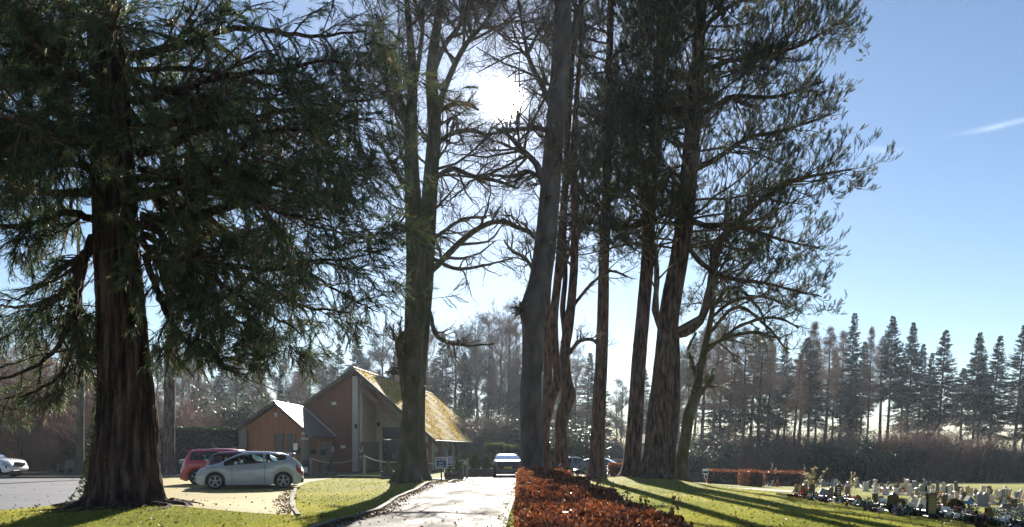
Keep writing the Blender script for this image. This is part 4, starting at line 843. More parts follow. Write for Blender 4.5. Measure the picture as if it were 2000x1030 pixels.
hedge_px('conifer_hedge', 'squared sunlit green conifer hedge just left of the dark saloon', 948, 984, 60, 60, 2.6, 868, M_yew, 9000, (.08,.14), 94, fluff=.08)
hedge_px('conifer_hedge', 'lower green conifer hedge behind the dark saloon, running to the smooth beech', 985, 1050, 62, 62, 1.6, 873, M_yew, 9000, (.08,.14), 95, fluff=.08)
hedge_px('conifer_hedge', 'bright topped green hedge seen between the smooth beech and the knobbly trunk', 1056, 1086, 59, 59, 1.8, 876, M_yew, 7000, (.08,.14), 96, fluff=.08)
hedge_px('copper_hedge', 'small square copper topped hedge block between the two slender pines', 1193, 1228, 50, 50, 1.4, 908, M_copper, 5000, (.07,.12), 97, fluff=.06)
hedge_px('copper_hedge', 'long low brown hedge with thin stems, left of the taller copper clump', 1379, 1464, 62, 60, 1.1, 920, M_copper, 4200, (.07,.13), 98, fluff=.1)
hedge_px('copper_hedge', 'bright copper hedge end standing square in the middle of the long brown hedge', 1464, 1492, 53, 53, 2.6, 921, M_copper, 5000, (.06,.11), 99, fluff=.1)
hedge_px('copper_hedge', 'brown hedge right of the square copper hedge end, behind the first graves', 1492, 1566, 59, 57, 1.1, 923, M_copper, 4200, (.07,.13), 100, fluff=.1)
# ------------------------------------------------------------------ chapel, annexe, halls
M_clad = surf('vertical timber cladding', [(.3,(.15,.05,.021)),(.7,(.27,.096,.038))], scale=2.2, stretch=(7,7,.25), rough=.6, bump=.4, bscale=6)
M_cladA = surf('lighter timber cladding', [(.3,(.23,.085,.028)),(.7,(.37,.15,.05))], scale=2.2, stretch=(7,7,.25), rough=.6, bump=.4, bscale=6)
M_beam = surf('brown stained beam', [(.3,(.13,.05,.025)),(.7,(.20,.085,.04))], scale=3, stretch=(1,1,4), rough=.6, bump=.2)
M_fascia = plain('dark brown fascia', (.05,.03,.022), rough=.5)
M_render = surf('cream render', [(.3,(.46,.42,.35)),(.7,(.58,.53,.45))], scale=3, rough=.85, bump=.3, bscale=60)
M_white = plain('white painted timber', (.72,.70,.66), rough=.45)
M_stone = brick_mat('rubble stone', (.22,.19,.155), (.13,.115,.10), (.17,.15,.13), 2.6)
M_grey = plain('grey painted metal', (.16,.17,.18), rough=.4)
M_black = plain('black plastic', (.02,.02,.022), rough=.4)
M_darkdoor = plain('dark blue grey door', (.045,.055,.065), rough=.35)
M_pane = plain('dark window glass', (.02,.025,.03), rough=.15, spec=.3)
M_slate = surf('wet dark slate', [(.3,(.03,.032,.036)),(.7,(.07,.072,.078))], scale=6, stretch=(.4,2,2), rough=.40, bump=.12, bscale=9, spec=1.0, bdist=.01)
def tile_mat():
    m, nt, out = mat('mossy roof tiles'); tc = nd(nt, 'ShaderNodeTexCoord')
    no = nd(nt, 'ShaderNodeTexNoise', i_Scale=1.1, i_Detail=9, i_Roughness=.75); nt.links.new(tc.outputs['Object'], no.inputs['Vector'])
    c = ramp(nt, no.outputs['Fac'], [(.30,(.15,.10,.05)),(.45,(.26,.18,.05)),(.6,(.38,.28,.05)),(.75,(.20,.14,.07))])
    wv = nd(nt, 'ShaderNodeTexWave', i_Scale=1.25, i_Distortion=.6, wave_type='BANDS', bands_direction='Z', wave_profile='SAW'); wv.inputs['Detail'].default_value = 2; nt.links.new(tc.outputs['Object'], wv.inputs['Vector'])
    n2 = nd(nt, 'ShaderNodeTexNoise', i_Scale=14.0, i_Detail=6); nt.links.new(tc.outputs['Object'], n2.inputs['Vector'])
    ad = nd(nt, 'ShaderNodeMath', operation='ADD'); nt.links.new(wv.outputs['Fac'], ad.inputs[0]); nt.links.new(n2.outputs['Fac'], ad.inputs[1])
    bp = nd(nt, 'ShaderNodeBump', i_Strength=.9, i_Distance=.07); nt.links.new(ad.outputs[0], bp.inputs['Height'])
    b = nd(nt, 'ShaderNodeBsdfPrincipled', i_Roughness=.75); b.inputs['Specular IOR Level'].default_value = .1
    nt.links.new(c, b.inputs['Base Color']); nt.links.new(bp.outputs[0], b.inputs['Normal']); nt.links.new(b.outputs[0], out.inputs[0]); return m
M_tile = tile_mat()

# chapel: local x along the front, local y back along the ridge
CH = np.array([at(695,58), 58, 0]); CH[2] = -.32; TH = R_(-6.3)
ch = thing('chapel', 'timber and cream gabled chapel with a long mossy roof and dark porch door', 'building', CH, TH)
def LP(name, mb, mt, smooth=False, par=None): return mb.build(name, mt, par or ch, smooth=smooth, local=True)
AP, EL, ER = 8.1, (-7.6, 2.8), (6.45, 2.52)
sR = (AP-ER[1])/ER[0]; sL = (AP-EL[1])/-EL[0]
def zr(x): return AP-sR*x if x > 0 else AP+sL*x
def wallpoly(xs, y0, y1, drop=.32):
    top = [(x, y0, zr(x)-drop) for x in xs]; return [(xs[0], y0, 0), (xs[-1], y0, 0)] + top[::-1], (0, y1-y0, 0)
o, e = wallpoly([-7.1,-.2], 0, .3); LP('clad_wall', MB().prism(o, e), M_clad)
bt = MB()
for x in np.arange(-6.9, -.3, .23): bt.box((x, -.012, (zr(x)-.4)/2), (.03,.03,zr(x)-.45))
LP('cladding_strip', bt, M_clad)
LP('pilaster', MB().box((.02,-.03,3.72), (.42,.5,7.44)), surf('pilaster paint', [(.3,(.44,.41,.36)),(.7,(.54,.51,.46))], scale=2, rough=.6))
LP('porch_wall', MB().prism([(.24,.23,0),(.24,4,0),(.24,4,7.3),(.24,.23,7.3)], (.2,0,0)), M_render)
LP('stone_wall', MB().box((.56,1.95,1.12), (.24,4.05,2.25)).box((.56,1.95,2.29), (.3,4.12,.09)), M_stone)
o, e = wallpoly([.24,.98], 4, 4.3); bw = MB().prism(o, e); o, e = wallpoly([2.96,5.3], 4, 4.3); bw.prism(o, e)
bw.prism([(.98,4,3.62),(2.96,4,3.62),(2.96,4,zr(2.96)-.32),(.98,4,zr(.98)-.32)], (0,.3,0)); LP('back_wall', bw, M_render)
dr = LP('door', MB().box((1.47,4.14,1.3), (.92,.06,2.5)).box((2.44,4.14,1.3), (.92,.06,2.5)), M_darkdoor)
fr = MB()
for c, d in (((1.02,4.08,1.8),(.08,.14,3.6)),((2.92,4.08,1.8),(.08,.14,3.6)),((1.97,4.08,3.58),(1.82,.14,.08)),((1.97,4.08,2.62),(1.82,.14,.08)),((1.95,4.1,1.3),(.05,.1,2.55))): fr.box(c, d)
LP('door_frame', fr, M_darkdoor)
for x in (1.3, 2.6): LP('door_pane', MB().box((x,4.095,1.75), (.28,.03,1.1)), M_pane)
LP('transom', MB().box((1.97,4.12,3.1), (1.8,.04,.88)), M_pane)
LP('handle', MB().box((1.86,4.09,1.2), (.03,.06,.5)).box((2.05,4.09,1.2), (.03,.06,.5)), M_white)
# roof
def slab(x0, x1, y0, y1, z0, z1, th):
    return [(x0,y0,z0),(x1,y0,z1),(x1,y0,z1-th),(x0,y0,z0-th)], (0,y1-y0,0)
rf = MB(); o, e = slab(0,ER[0],-.8,20.2,AP,ER[1],.22); rf.prism(o, e); o, e = slab(0,4.5,20.21,27.5,AP,AP-sR*4.5,.22); rf.prism(o, e)
o, e = slab(EL[0],-.004,-.8,27.5,EL[1],AP,.22); rf.prism(o, e); rfo = LP('roof', rf, M_tile)
rg = MB()
for k in range(62): y = -.8+k*.456; rg.prism([(-.17,y,AP-.06),(0,y,AP+.09),(.17,y,AP-.06)], (0,.44,0))
M_moss = leafmat('roof moss', [(0,(.14,.095,.025)),(.5,(.38,.27,.03)),(1,(.55,.42,.08))], trans=.5, rough=.9, spec=.1)
g = np.random.default_rng(77); n = 13000; u, v = g.uniform(0,1,n), g.uniform(0,1,n); x = u*ER[0]; y = -.75+v*28.2; kk = (y < 20.1) | (x < 4.45); x, y = x[kk], y[kk]; n = len(x); on = np.sin(x*2.1+y*.7)+np.sin(y*1.3-x)+g.normal(0,.9,n) > .1; x, y = x[on], y[on]; n = len(x)
mo = MB().bake(*T_leaf, np.column_stack([x, y, AP-sR*x+.01]), g.normal(0,.6,(n,3))+np.array([.6,0,.75])*.7, g.uniform(.06,.17,n), gen=g); struct(LP('moss', mo, M_moss, par=rfo), 'stuff')
LP('ridge_tiles', rg, surf('ridge tile', [(.3,(.16,.11,.075)),(.7,(.25,.18,.10))], scale=3), par=rfo)
bg_ = MB()
for x0, z0, x1, z1 in ((0,AP,ER[0]+.02,ER[1]-.02),(EL[0]-.02,EL[1]-.02,0,AP)): bg_.prism([(x0,-.83,z0-.02),(x1,-.83,z1-.02),(x1,-.83,z1-.36),(x0,-.83,z0-.36)], (0,.06,0))
LP('bargeboard', bg_, M_fascia)
b2 = MB(); b2.prism([(.25,-.25,AP-1.15),(ER[0]-.9,-.25,ER[1]-.35),(ER[0]-.9,-.25,ER[1]-.75),(.25,-.25,AP-1.6)], (0,.28,0)); LP('porch_beam', b2, M_beam)
LP('soffit', MB().prism([(.3,-.75,zr(.3)-.235),(ER[0],-.75,ER[1]-.235),(ER[0],-.75,ER[1]-.26),(.3,-.75,zr(.3)-.26)], (0,4.7,0)), M_beam)
gt = MB().tube([(ER[0]+.06,-.75,ER[1]-.12),(ER[0]+.06,20.1,ER[1]-.12)], .06, 8); LP('gutter', gt, M_black)
wl = MB().prism([(4.4,4.3,0),(4.4,26.8,0),(4.4,26.8,3.9),(4.4,4.3,3.9)], (.3,0,0)); LP('side_wall', wl, M_render)
LP('stone_plinth', MB().box((4.78,7.5,.75), (.14,6.3,1.5)), M_stone); LP('porch_stone_wall', MB().box((4.85,.9,.95),(1.1,.3,1.9)).box((4.85,.9,1.93),(1.16,.36,.07)), M_stone)
for y in (12.6, 15.6): LP('side_window', MB().box((4.74,y,1.5), (.06,1.3,2.1)).box((4.76,y,1.5),(.08,.08,2.1)), M_white)
for y in (.6, 4.6, 8.8, 13.0, 17.0, 19.8):
    po = LP('timber_post', MB().bevbox((5.75,y,1.35), (.26,.26,2.7), .03), M_beam)
    LP('brace', MB().prism([(5.62,y-.07,1.75),(5.62,y-.07,2.1),(4.9,y-.07,3.1),(4.9,y-.07,2.75)], (0,.14,0)), M_beam, par=po)
LP('wall_plate', MB().box((5.75,10,2.76), (.24,20.2,.2)), M_beam)
# details on the gable
LP('alarm_box', MB().bevbox((-1.75,-.06,5.35), (.36,.1,.24), .03), M_white)
for x, z in ((.36,3.55),): LP('wall_light', MB().bevbox((x-.25,-.36,z), (.16,.14,.34), .03), M_black)
LP('wall_light', MB().bevbox((.66,3.9,3.85), (.22,.16,.3), .03), M_black)
LP('notice', MB().box((-1.0,-.05,1.95), (.36,.03,.24)), M_white)
nb = LP('notice', MB().box((.45,-.12,1.75), (.28,.03,.46)), M_white); LP('symbol', MB().box((.45,-.14,1.86), (.14,.012,.16)).box((.47,-.14,1.66),(.16,.012,.05)), M_darkdoor, par=nb)
LP('notice', MB().box((-1.9,-.05,1.75), (.22,.03,.42)), M_white)
# square brick flue tower behind the ridge
ct = thing('chimney', 'plain pinkish brown square flue tower rising behind the chapel ridge, mostly hidden by the beech', 'chimney', (at(797,74), 74, -.3))
M_flue = brick_mat('flue brick', (.34,.24,.19), (.28,.20,.165), (.3,.27,.24), 4.5)
MB().box((at(797,74),74,6.2), (2.3,2.3,13.0)).build('stack', M_flue, ct, smooth=False)
MB().box((at(797,74),74,12.8), (2.45,2.45,.2)).build('coping', M_render, ct, smooth=False)

# annexe in front of the chapel's left half
AX = np.array([at(534.5,49.7), 49.7, -.3]); an = thing('annexe', 'low timber clad annexe with shining wet slate roof left of the chapel', 'building', AX)
def LA(name, mb, mt, smooth=False, par=None): return mb.build(name, mt, par or an, smooth=smooth, local=True)
aA, aL, aR = 4.98, (-2.5, 3.28), (2.52, 2.72)
def za(x): return aA+(aA-aL[1])/aL[0]*-x*-1 if x < 0 else aA-(aA-aR[1])/aR[0]*x
za = lambda x: aA+(aA-aL[1])/(-aL[0])*x if x < 0 else aA-(aA-aR[1])/aR[0]*x
LA('clad_wall', MB().prism([(-1.98,.5,0),(1.9,.5,0),(1.9,.5,za(1.9)-.3),(0,.5,aA-.3),(-1.98,.5,za(-1.98)-.3)], (0,7.2,0)), M_cladA)
bt = MB()
for x in np.arange(-1.85, 1.9, .2): bt.box((x, .49, (za(x)-.4)/2), (.03,.03,za(x)-.45))
LA('cladding_strip', bt, M_cladA)
for x in (.16, 1.0):
    wi = LA('window', MB().box((x+.05,.465,1.75), (.5,.06,2.0)), M_pane); LA('frame', MB().box((x-.22,.45,1.75),(.06,.08,2.08)).box((x+.32,.45,1.75),(.06,.08,2.08)).box((x+.05,.45,2.78),(.6,.08,.07)), M_fascia, par=wi)
ar = MB(); o, e = slab(0,aR[0],0,7.0,aA,aR[1],.16); ar.prism(o, e); ar.prism([(aL[0],0,aL[1]),(-.004,0,aA),(-.004,0,aA-.16),(aL[0],0,aL[1]-.16)], (0,7.0,0)); aro = LA('roof', ar, M_slate)
LA('verge_flashing', MB().prism([(0,7.01,aA+.05),(aR[0]+.02,7.01,aR[1]+.05),(aR[0]+.02,7.01,aR[1]-.1),(0,7.01,aA-.1)], (0,.12,0)), M_white, par=aro)
LA('ridge_tiles', MB().prism([(-.13,0,aA-.05),(0,0,aA+.05),(.13,0,aA-.05)], (0,7,0)), M_slate, par=aro)
bb = MB()
for x0, z0, x1, z1 in ((0,aA,aR[0]+.02,aR[1]),(aL[0]-.02,aL[1],0,aA)): bb.prism([(x0,-.05,z0),(x1,-.05,z1),(x1,-.05,z1-.26),(x0,-.05,z0-.26)], (0,.05,0))
LA('bargeboard', bb, M_fascia)
LA('gutter', MB().tube([(aR[0]+.05,0,aR[1]-.1),(aR[0]+.05,7,aR[1]-.1)], .055, 8).tube([(aL[0]-.05,-.1,aL[1]-.08),(aL[0]-.05,7,aL[1]-.08)], .055, 8), M_black)
LA('downpipe', MB().tube([(2.36,.3,2.6),(2.36,.3,.1)], .04, 8), M_black)
LA('corner_post', MB().box((-2.12,.32,1.45),(.46,.46,2.9)).box((-2.12,.32,2.95),(.54,.54,.1)), M_stone)
LA('stone_pier', MB().box((2.02,.28,1.2),(.42,.44,2.4)), M_stone); LA('pier_cap', MB().lathe([(.28,2.4),(.28,2.46),(.2,2.56),(.08,2.6)], (2.02,.28,0), 14), M_render)
LA('stone_wall', MB().box((2.9,2.2,1.15),(.9,.3,2.3)), M_stone)
LA('globe_lamp', MB().lathe([(.02,0),(.1,.03),(.14,.12),(.12,.2),(.03,.25)], (1.95,.2,2.68), 12).box((1.95,.3,2.7),(.05,.2,.05)), M_white, smooth=True)
LA('camera', MB().lathe([(.03,0),(.1,.04),(.12,.16),(.05,.2)], (.05,.38,3.9), 12).box((.02,.44,4.16),(.28,.12,.1)), M_white, smooth=True)
sgn = thing('notice_board', 'small white notice on a thin post before the annexe pier', 'sign', (at(577,46),46,float(gz(at(577,46),46))))
MB().box((at(577,46),46,1.62),(.26,.03,.42)).build('board', M_white, sgn, smooth=False); MB().tube([(at(577,46),46.03,-.3),(at(577,46),46.03,1.8)], .025, 6).build('post', M_grey, sgn)
for x, y, z in ((1.62,.1,1.72),(2.62,.2,1.62),(3.24,.2,1.55)):
    hb = thing('hanging_basket', {1.62:'hanging basket of dark leaves left of the annexe pier',2.62:'hanging basket just right of the annexe pier',3.24:'hanging basket at the right end of the annexe stone wall'}[x], 'hanging basket', AX+np.array([x,y,z]))
    g = np.random.default_rng(int(x*100)); pos = norm(g.normal(size=(260,3)))*np.array([.22,.22,.2])*g.uniform(.5,1,(260,1)); b_ = MB().bake(*T_leaf, pos, g.normal(size=(260,3))-np.array([0,0,.5]), g.uniform(.07,.13,260), gen=g); b_.build('plants', M_laurel, hb, local=True)
    MB().lathe([(.02,-.16),(.14,-.1),(.18,.0)], S=12).tube([(0,0,0),(0,.05,.5)], .01, 4).build('bowl', M_black, hb, local=True)
# low dark store at the right end of the chapel
so_ = thing('store_shed', 'low dark lean-to at the far right end of the chapel with a pale sunlit roof', 'shed', (at(928,78), 78, -.3))
x0 = at(918,78); MB().prism([(x0,78,-.3),(x0+1.6,78,-.3),(x0+1.6,78,1.35),(x0,78,2.9)], (0,5,0)).build('wall', M_fascia, so_, smooth=False)
MB().prism([(x0-.4,77.7,3.25),(x0+1.9,77.7,1.25),(x0+1.9,77.7,1.15),(x0-.4,77.7,3.15)], (0,5.6,0)).build('roof', M_slate, so_, smooth=False); MB().box((x0+1.45,77.95,.6),(.5,.1,1.8)).build('door', M_white, so_, smooth=False)
# pale gabled hall behind the great pine
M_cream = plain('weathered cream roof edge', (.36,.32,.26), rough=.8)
HX, HYY = at(1283,64), 64; hz_ = float(gz(HX,HYY)); hall = thing('hall', 'pale grey gabled hall half hidden behind the great pine', 'building', (HX,HYY,hz_))
MB().prism([(-1.0,0,0),(2.35,0,0),(2.35,0,2.55),(0.2,0,3.9),(-1.0,0,3.1)], (0,9,0)).build('wall', surf('pale grey boards', [(.3,(.36,.36,.37)),(.7,(.46,.46,.47))], scale=2, stretch=(1,1,6), rough=.7), hall, smooth=False, local=True)
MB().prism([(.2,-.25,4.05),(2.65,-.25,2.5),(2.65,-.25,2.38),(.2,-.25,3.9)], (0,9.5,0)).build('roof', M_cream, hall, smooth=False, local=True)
MB().prism([(-1.1,-.25,3.15),(.196,-.25,4.05),(.196,-.25,3.9),(-1.1,-.25,3.0)], (0,9.5,0)).build('roof', surf('darkened roof slope', [(.3,(.03,.03,.03)),(.7,(.06,.06,.06))], rough=.95, spec=.1), hall, smooth=False, local=True)  # left slope coloured dark to hold down the sun's glint on its end
# small dark shed beyond the lane
SX, SY = at(1108,80), 80; sz = float(gz(SX,SY)); shd = thing('shed', 'small dark shed with pale blue sunlit roof right of the knobbly trunk', 'shed', (SX,SY,sz))
MB().prism([(-1.6,0,0),(1.9,0,0),(1.9,0,1.6),(0,0,2.55),(-1.6,0,1.6)], (0,3,0)).build('wall', M_fascia, shd, smooth=False, local=True)
MB().prism([(0,-.2,2.78),(2.3,-.2,1.62),(2.3,-.2,1.5),(0,-.2,2.6)], (0,3.4,0)).prism([(-2,-.2,1.62),(-.004,-.2,2.78),(-.004,-.2,2.6),(-2,-.2,1.5)], (0,3.4,0)).build('roof', M_slate, shd, smooth=False, local=True)
# long dark boundary fence behind the far cars
fx0, fx1, fy = at(1135,84), at(1235,84), 84; fc = thing('boundary_fence', 'long low dark boarded fence behind the far parked cars', 'fence', ((fx0+fx1)/2,fy,float(gz((fx0+fx1)/2,fy))))
fm = MB()
for x in np.arange(fx0, fx1, .16): fm.box((x,fy,float(gz(x,fy))+.85),(.15,.03,1.7))
fm.build('boards', M_fascia, fc, smooth=False); MB().box(((fx0+fx1)/2,fy,float(gz((fx0+fx1)/2,fy))+1.74),(fx1-fx0,.1,.06)).build('rail', M_grey, fc, smooth=False)

# ------------------------------------------------------------------ cars
M_tyre = plain('tyre rubber', (.018,.018,.018), rough=.8); M_rim = plain('alloy rim', (.45,.46,.48), rough=.3, metallic=.9); M_hub = plain('dark hub', (.03,.03,.035), rough=.5)
M_glass = glassmat('car glass'); M_lampred = plain('red lamp lens', (.30,.012,.012), rough=.12, coat=.6); M_lampclear = plain('clear lamp lens', (.32,.34,.36), rough=.1, coat=.6)
M_plate = plain('yellow number plate', (.55,.42,.06), rough=.5); M_seat = plain('car seat cloth', (.035,.035,.04), rough=.9); M_trim = plain('black car trim', (.018,.018,.02), rough=.45)
def paint(name, c, metallic=.4, rough=.34): return plain(name, c, rough=rough, metallic=metallic, coat=.7)
def make_car(name, label, loc, rz, paintm, L=4.0, W=1.72, prof=None, belt=None, wsc=None, rearg=None, side=None, wr=.32, axles=(-1.25,1.25), ground=.17, spoiler=False, spokes=5, mirror=True, plate='rear', suv=False, group=None):
    """x forward; prof: rows (x, z top); belt: rows (x, z shoulder); wsc / rearg: x ranges of the screens; side: x range of side glass"""
    root = thing(name, label, 'car', loc, rz, group)
    def part(nm, mb, mt, par=None, smooth=True): return mb.build(nm, mt, par or root, smooth=smooth, local=True)
    prof, belt = np.array(prof), np.array(belt); hl = L/2
    xs = np.unique(np.round(np.concatenate([np.linspace(-hl, hl, 49)] + [a+wr*1.16*np.cos(np.linspace(0,np.pi,13)) for a in axles] + [np.array(list(wsc)+list(rearg)+list(side))]), 4))
    zt = np.interp(xs, prof[:,0], prof[:,1]); k = np.ones(3)/3; zts = np.convolve(np.pad(zt, 1, mode='edge'), k, 'valid'); zt = .5*zt+.5*zts
    zb = np.minimum(np.interp(xs, belt[:,0], belt[:,1]), zt-.012)
    e = np.abs(xs)/hl; wb = W/2*(1-.26*np.clip((e-.72)/.28, 0, 1)**2.2-.03*np.clip((.3-e)/.3,0,1)*0)
    gh = np.clip((zt-zb)/.5, 0, 1); wroof = wb*(.97-.25*gh)
    zlo = np.full(len(xs), ground) + .10*np.clip((e-.9)/.1,0,1)
    for a in axles:
        d = wr*1.16; ins = np.abs(xs-a) < d; zlo[ins] = np.maximum(zlo[ins], wr*.98+np.sqrt(np.maximum(0, d*d-(xs[ins]-a)**2)))
    zlo = np.minimum(zlo, zb-.12)
    J = []
    for f in (0, .3, .68): J.append(np.stack([xs, wb*(.965, 1.0, 1.0)[int(f > 0)+int(f > .5)], zlo+(zb-zlo)*f], 1))
    J.append(np.stack([xs, wb*.965, zb], 1))
    h = zt-zb
    J.append(np.stack([xs, wb*.95+(wroof-wb*.95)*.10, zb+h*.08], 1)); J.append(np.stack([xs, wb*.95+(wroof-wb*.95)*.80, zb+h*.80], 1))
    J.append(np.stack([xs, wroof*.93, zb+h*.955], 1)); J.append(np.stack([xs, wroof*.55, zb+h*.993], 1)); J.append(np.stack([xs, wroof*0, zt], 1))
    J = np.array(J); nJ, n = len(J), len(xs)
    full = np.concatenate([J, (J*np.array([1,-1,1]))[-2::-1]]); nF = len(full)          # ring from one sill over the roof to the other
    vid = lambda j, i: j*n+i
    body, glass_s, glass_f, glass_r, lights_f, lights_r = [], [], [], [], [], []
    for j in range(nF-1):
        jj = min(j, nF-2-j)
        for i in range(n-1):
            xm = (xs[i]+xs[i+1])/2; q = [vid(j,i), vid(j,i+1), vid(j+1,i+1), vid(j+1,i)]; hm = (h[i]+h[i+1])/2
            if jj == 4 and side[0] < xm < side[1] and hm > .06 and not (abs(xm-side[2]) < .07): glass_s.append(q)
            elif jj >= 6 and wsc[0] < xm < wsc[1]: glass_f.append(q)
            elif jj >= 6 and rearg[0] < xm < rearg[1]: glass_r.append(q)
            elif jj == 2 and xm > hl-.5 and xm < hl-.02: lights_f.append(q)
            elif jj in (2, 3) and xm < -hl+.26 and xm > -hl: lights_r.append(q)
            else: body.append(q)
    V = full.reshape(-1,3)
    bm_ = MB().add(V, quads=body); 
    for i, flip in ((0, 1), (n-1, 0)):
        ring = [vid(j,i) for j in range(nF)]; bm_.N.append((np.array(ring[::-1] if flip else ring), 0))
    # sills, floor and dark arches close the underside
    part('body', bm_, paintm)
    for nm, qs, mt in (('window', glass_s, M_glass), ('windscreen', glass_f, M_glass), ('rear_window', glass_r, M_glass)):
        if qs: part(nm, MB().add(V, quads=qs), mt)
    for qs, nm, mt in ((lights_f, 'headlight', M_lampclear), (lights_r, 'tail_light', M_lampred)):
        for sgn_ in (0, 1):
            qq = [q for q in qs if (q[0] < nF//2*n) == (sgn_ == 0)]
            if qq: part(nm, MB().add(V, quads=qq), mt)
    part('underside', MB().box((0,0,ground+.09), (L*.93, W*.84, .12)).box((0,0,.5), (L*.86, W*.55, .6)), M_trim, smooth=False)
    seats = MB()
    for sx_ in (side[2]+.02, side[2]-.95):
        for sy_ in (-.36, .36): seats.bevbox((sx_, sy_, .78), (.18,.46,.6), .05, ry=-.2); seats.bevbox((sx_-.1, sy_, zb.max()+.16), (.1,.26,.18), .03)
    part('seats', seats, M_seat)
    for a in axles:
        for s_ in (-1, 1):
            y = s_*(W/2-.11); t = MB().lathe([(wr*.66,-.1),(wr*.9,-.11),(wr,-.075),(wr,.075),(wr*.9,.11),(wr*.66,.1)], (a,y,wr), 28, axis='y', cap=False).lathe([(.02,-.06),(wr*.7,-.06)], (a,y,wr), 24, axis='y', cap=False)
            wo_ = part('wheel', t, [M_tyre]); rm = MB(); yo = y+s_*.095
            rm.lathe([(wr*.70,-.03),(wr*.74,0),(wr*.70,.02),(wr*.64,.0),(wr*.64,-.03)], (a,yo,wr), 28, axis='y', cap=False)
            rm.lathe([(.012,.012),(.07,.01),(.08,-.03)], (a,yo+(.0 if s_ > 0 else 0),wr), 12, axis='y', cap=False)
            for k_ in range(spokes):
                an_ = 2*math.pi*k_/spokes+.3
                for off in (-.17, .17):
                    p0 = np.array([math.cos(an_)*.06, math.sin(an_)*.06]); p1 = np.array([math.cos(an_+off)*wr*.68, math.sin(an_+off)*wr*.68]); rm.tube([(a+p0[0],yo,wr+p0[1]),(a+(p0[0]+p1[0])/2,yo,wr+(p0[1]+p1[1])/2),(a+p1[0],yo,wr+p1[1])], .020, 5)
            part('rim', rm, M_rim, par=wo_)
    bt_ = np.interp(wsc[0]-.12, belt[:,0], belt[:,1])
    if mirror:
        for s_ in (-1,1): part('mirror', MB().bevbox((wsc[0]+.12, s_*(W/2+.07), bt_+.10), (.13,.2,.15), .04), paintm)
    for s_ in (-1,1):
        dh = part('door_handle', MB().bevbox((side[2]+.14 if not suv else .1, s_*(W/2+.004), bt_-.13), (.19,.03,.035), .01), paintm)
        sm_ = MB()
        for x in (side[2]-.02, wsc[0]+.28):
            z0, z1 = ground+.12, np.interp(x, belt[:,0], belt[:,1])-.03; sm_.box((x, s_*(W/2-.003), (z0+z1)/2), (.012,.012,z1-z0))
        part('door_seam', sm_, M_trim)
    if plate:
        part('number_plate', MB().box((-hl-.008,0,.62 if not suv else .7), (.02,.52,.12)), M_plate); part('bumper', MB().bevbox((-hl+.06,0,.33), (.14,W*.78,.2), .03), M_trim)
    if spoiler:
        zz = np.interp(rearg[1], prof[:,0], prof[:,1]); part('spoiler', MB().bevbox((rearg[1]-.06,0,zz+.03), (.34,W*.62,.05), .02), paintm)
    part('aerial', MB().tube([(side[0]+.9,0,prof[:,1].max()-.02),(side[0]+.6,0,prof[:,1].max()+.2)], .008, 4), M_black)
    return root
HATCH = dict(prof=[(-2.0,.62),(-1.97,.92),(-1.80,1.10),(-1.50,1.34),(-1.2,1.41),(-.6,1.475),(0,1.485),(.4,1.42),(.75,1.24),(1.12,1.02),(1.6,.90),(1.85,.80),(1.96,.68),(2.0,.5)],
    belt=[(-2.0,.6),(-1.72,1.04),(-1.35,1.13),(-.9,1.04),(0,.94),(.8,.90),(1.1,.90),(1.6,.82),(1.9,.66),(2,.46)], wsc=(.36,1.12), rearg=(-1.92,-1.46), side=(-1.38,.95,-.55))
gp = lambda x, Y: (at(x,Y), Y, float(gz(at(x,Y),Y)))
make_car('parked_car', 'silver three door hatchback with black five spoke wheels parked on the mossy bay', gp(491,28.6), R_(180+14), paint('silver blue paint', (.40,.44,.50), metallic=.25), axles=(-1.27,1.25), spoiler=True, **HATCH).scale = (.96,)*3
FIVE = dict(prof=[(-2.0,.62),(-1.96,.9),(-1.86,1.12),(-1.66,1.42),(-1.45,1.52),(-.6,1.56),(0,1.55),(.45,1.47),(.85,1.25),(1.22,1.05),(1.65,.95),(1.88,.84),(1.97,.7),(2.0,.5)],
    belt=[(-2.0,.6),(-1.7,1.02),(-1.0,1.0),(0,.95),(.8,.92),(1.2,.93),(1.6,.86),(1.9,.7),(2,.46)], wsc=(.42,1.22), rearg=(-1.93,-1.62), side=(-1.55,1.0,-.35))
make_car('parked_car', 'bright red hatchback showing its tail, left of the maroon car', gp(455,32.4), R_(3), paint('red paint', (.42,.010,.016), metallic=0), spoiler=True, **FIVE)
make_car('parked_car', 'maroon hatchback parked between the red car and the silver one', gp(497,30.6), R_(6), paint('maroon paint', (.10,.025,.03), metallic=.3), **FIVE).scale = (.92,)*3
SALOON = dict(L=4.7, W=1.82, prof=[(-2.35,.6),(-2.3,.92),(-2.2,1.02),(-1.75,1.08),(-1.3,1.28),(-.85,1.42),(-.3,1.46),(.2,1.44),(.6,1.34),(1.0,1.12),(1.3,1.0),(1.8,.92),(2.15,.82),(2.3,.66),(2.35,.5)],
    belt=[(-2.35,.58),(-2.2,.96),(-1.7,1.0),(0,.94),(1,.9),(1.3,.9),(1.9,.82),(2.2,.68),(2.35,.46)], wsc=(.5,1.25), rearg=(-1.7,-.95), side=(-1.35,1.0,-.1), axles=(-1.35,1.4), wr=.33)
make_car('saloon_car', 'dark blue black saloon seen from behind on the drive beside the smooth beech', gp(989,48.5), R_(93), plain('dark blue paint', (.016,.02,.03), rough=.4, metallic=.2, coat=.25), **SALOON)
make_car('parked_car', 'distant silver blue estate car left of the straight pine trunk', gp(1126,66), R_(-8), paint('pale blue paint', (.10,.15,.22)), **FIVE)
make_car('parked_car', 'distant pale grey car low behind the straight pine, nearest the square hedge', gp(1178,62), R_(-20), paint('grey paint', (.10,.12,.15)), **HATCH)
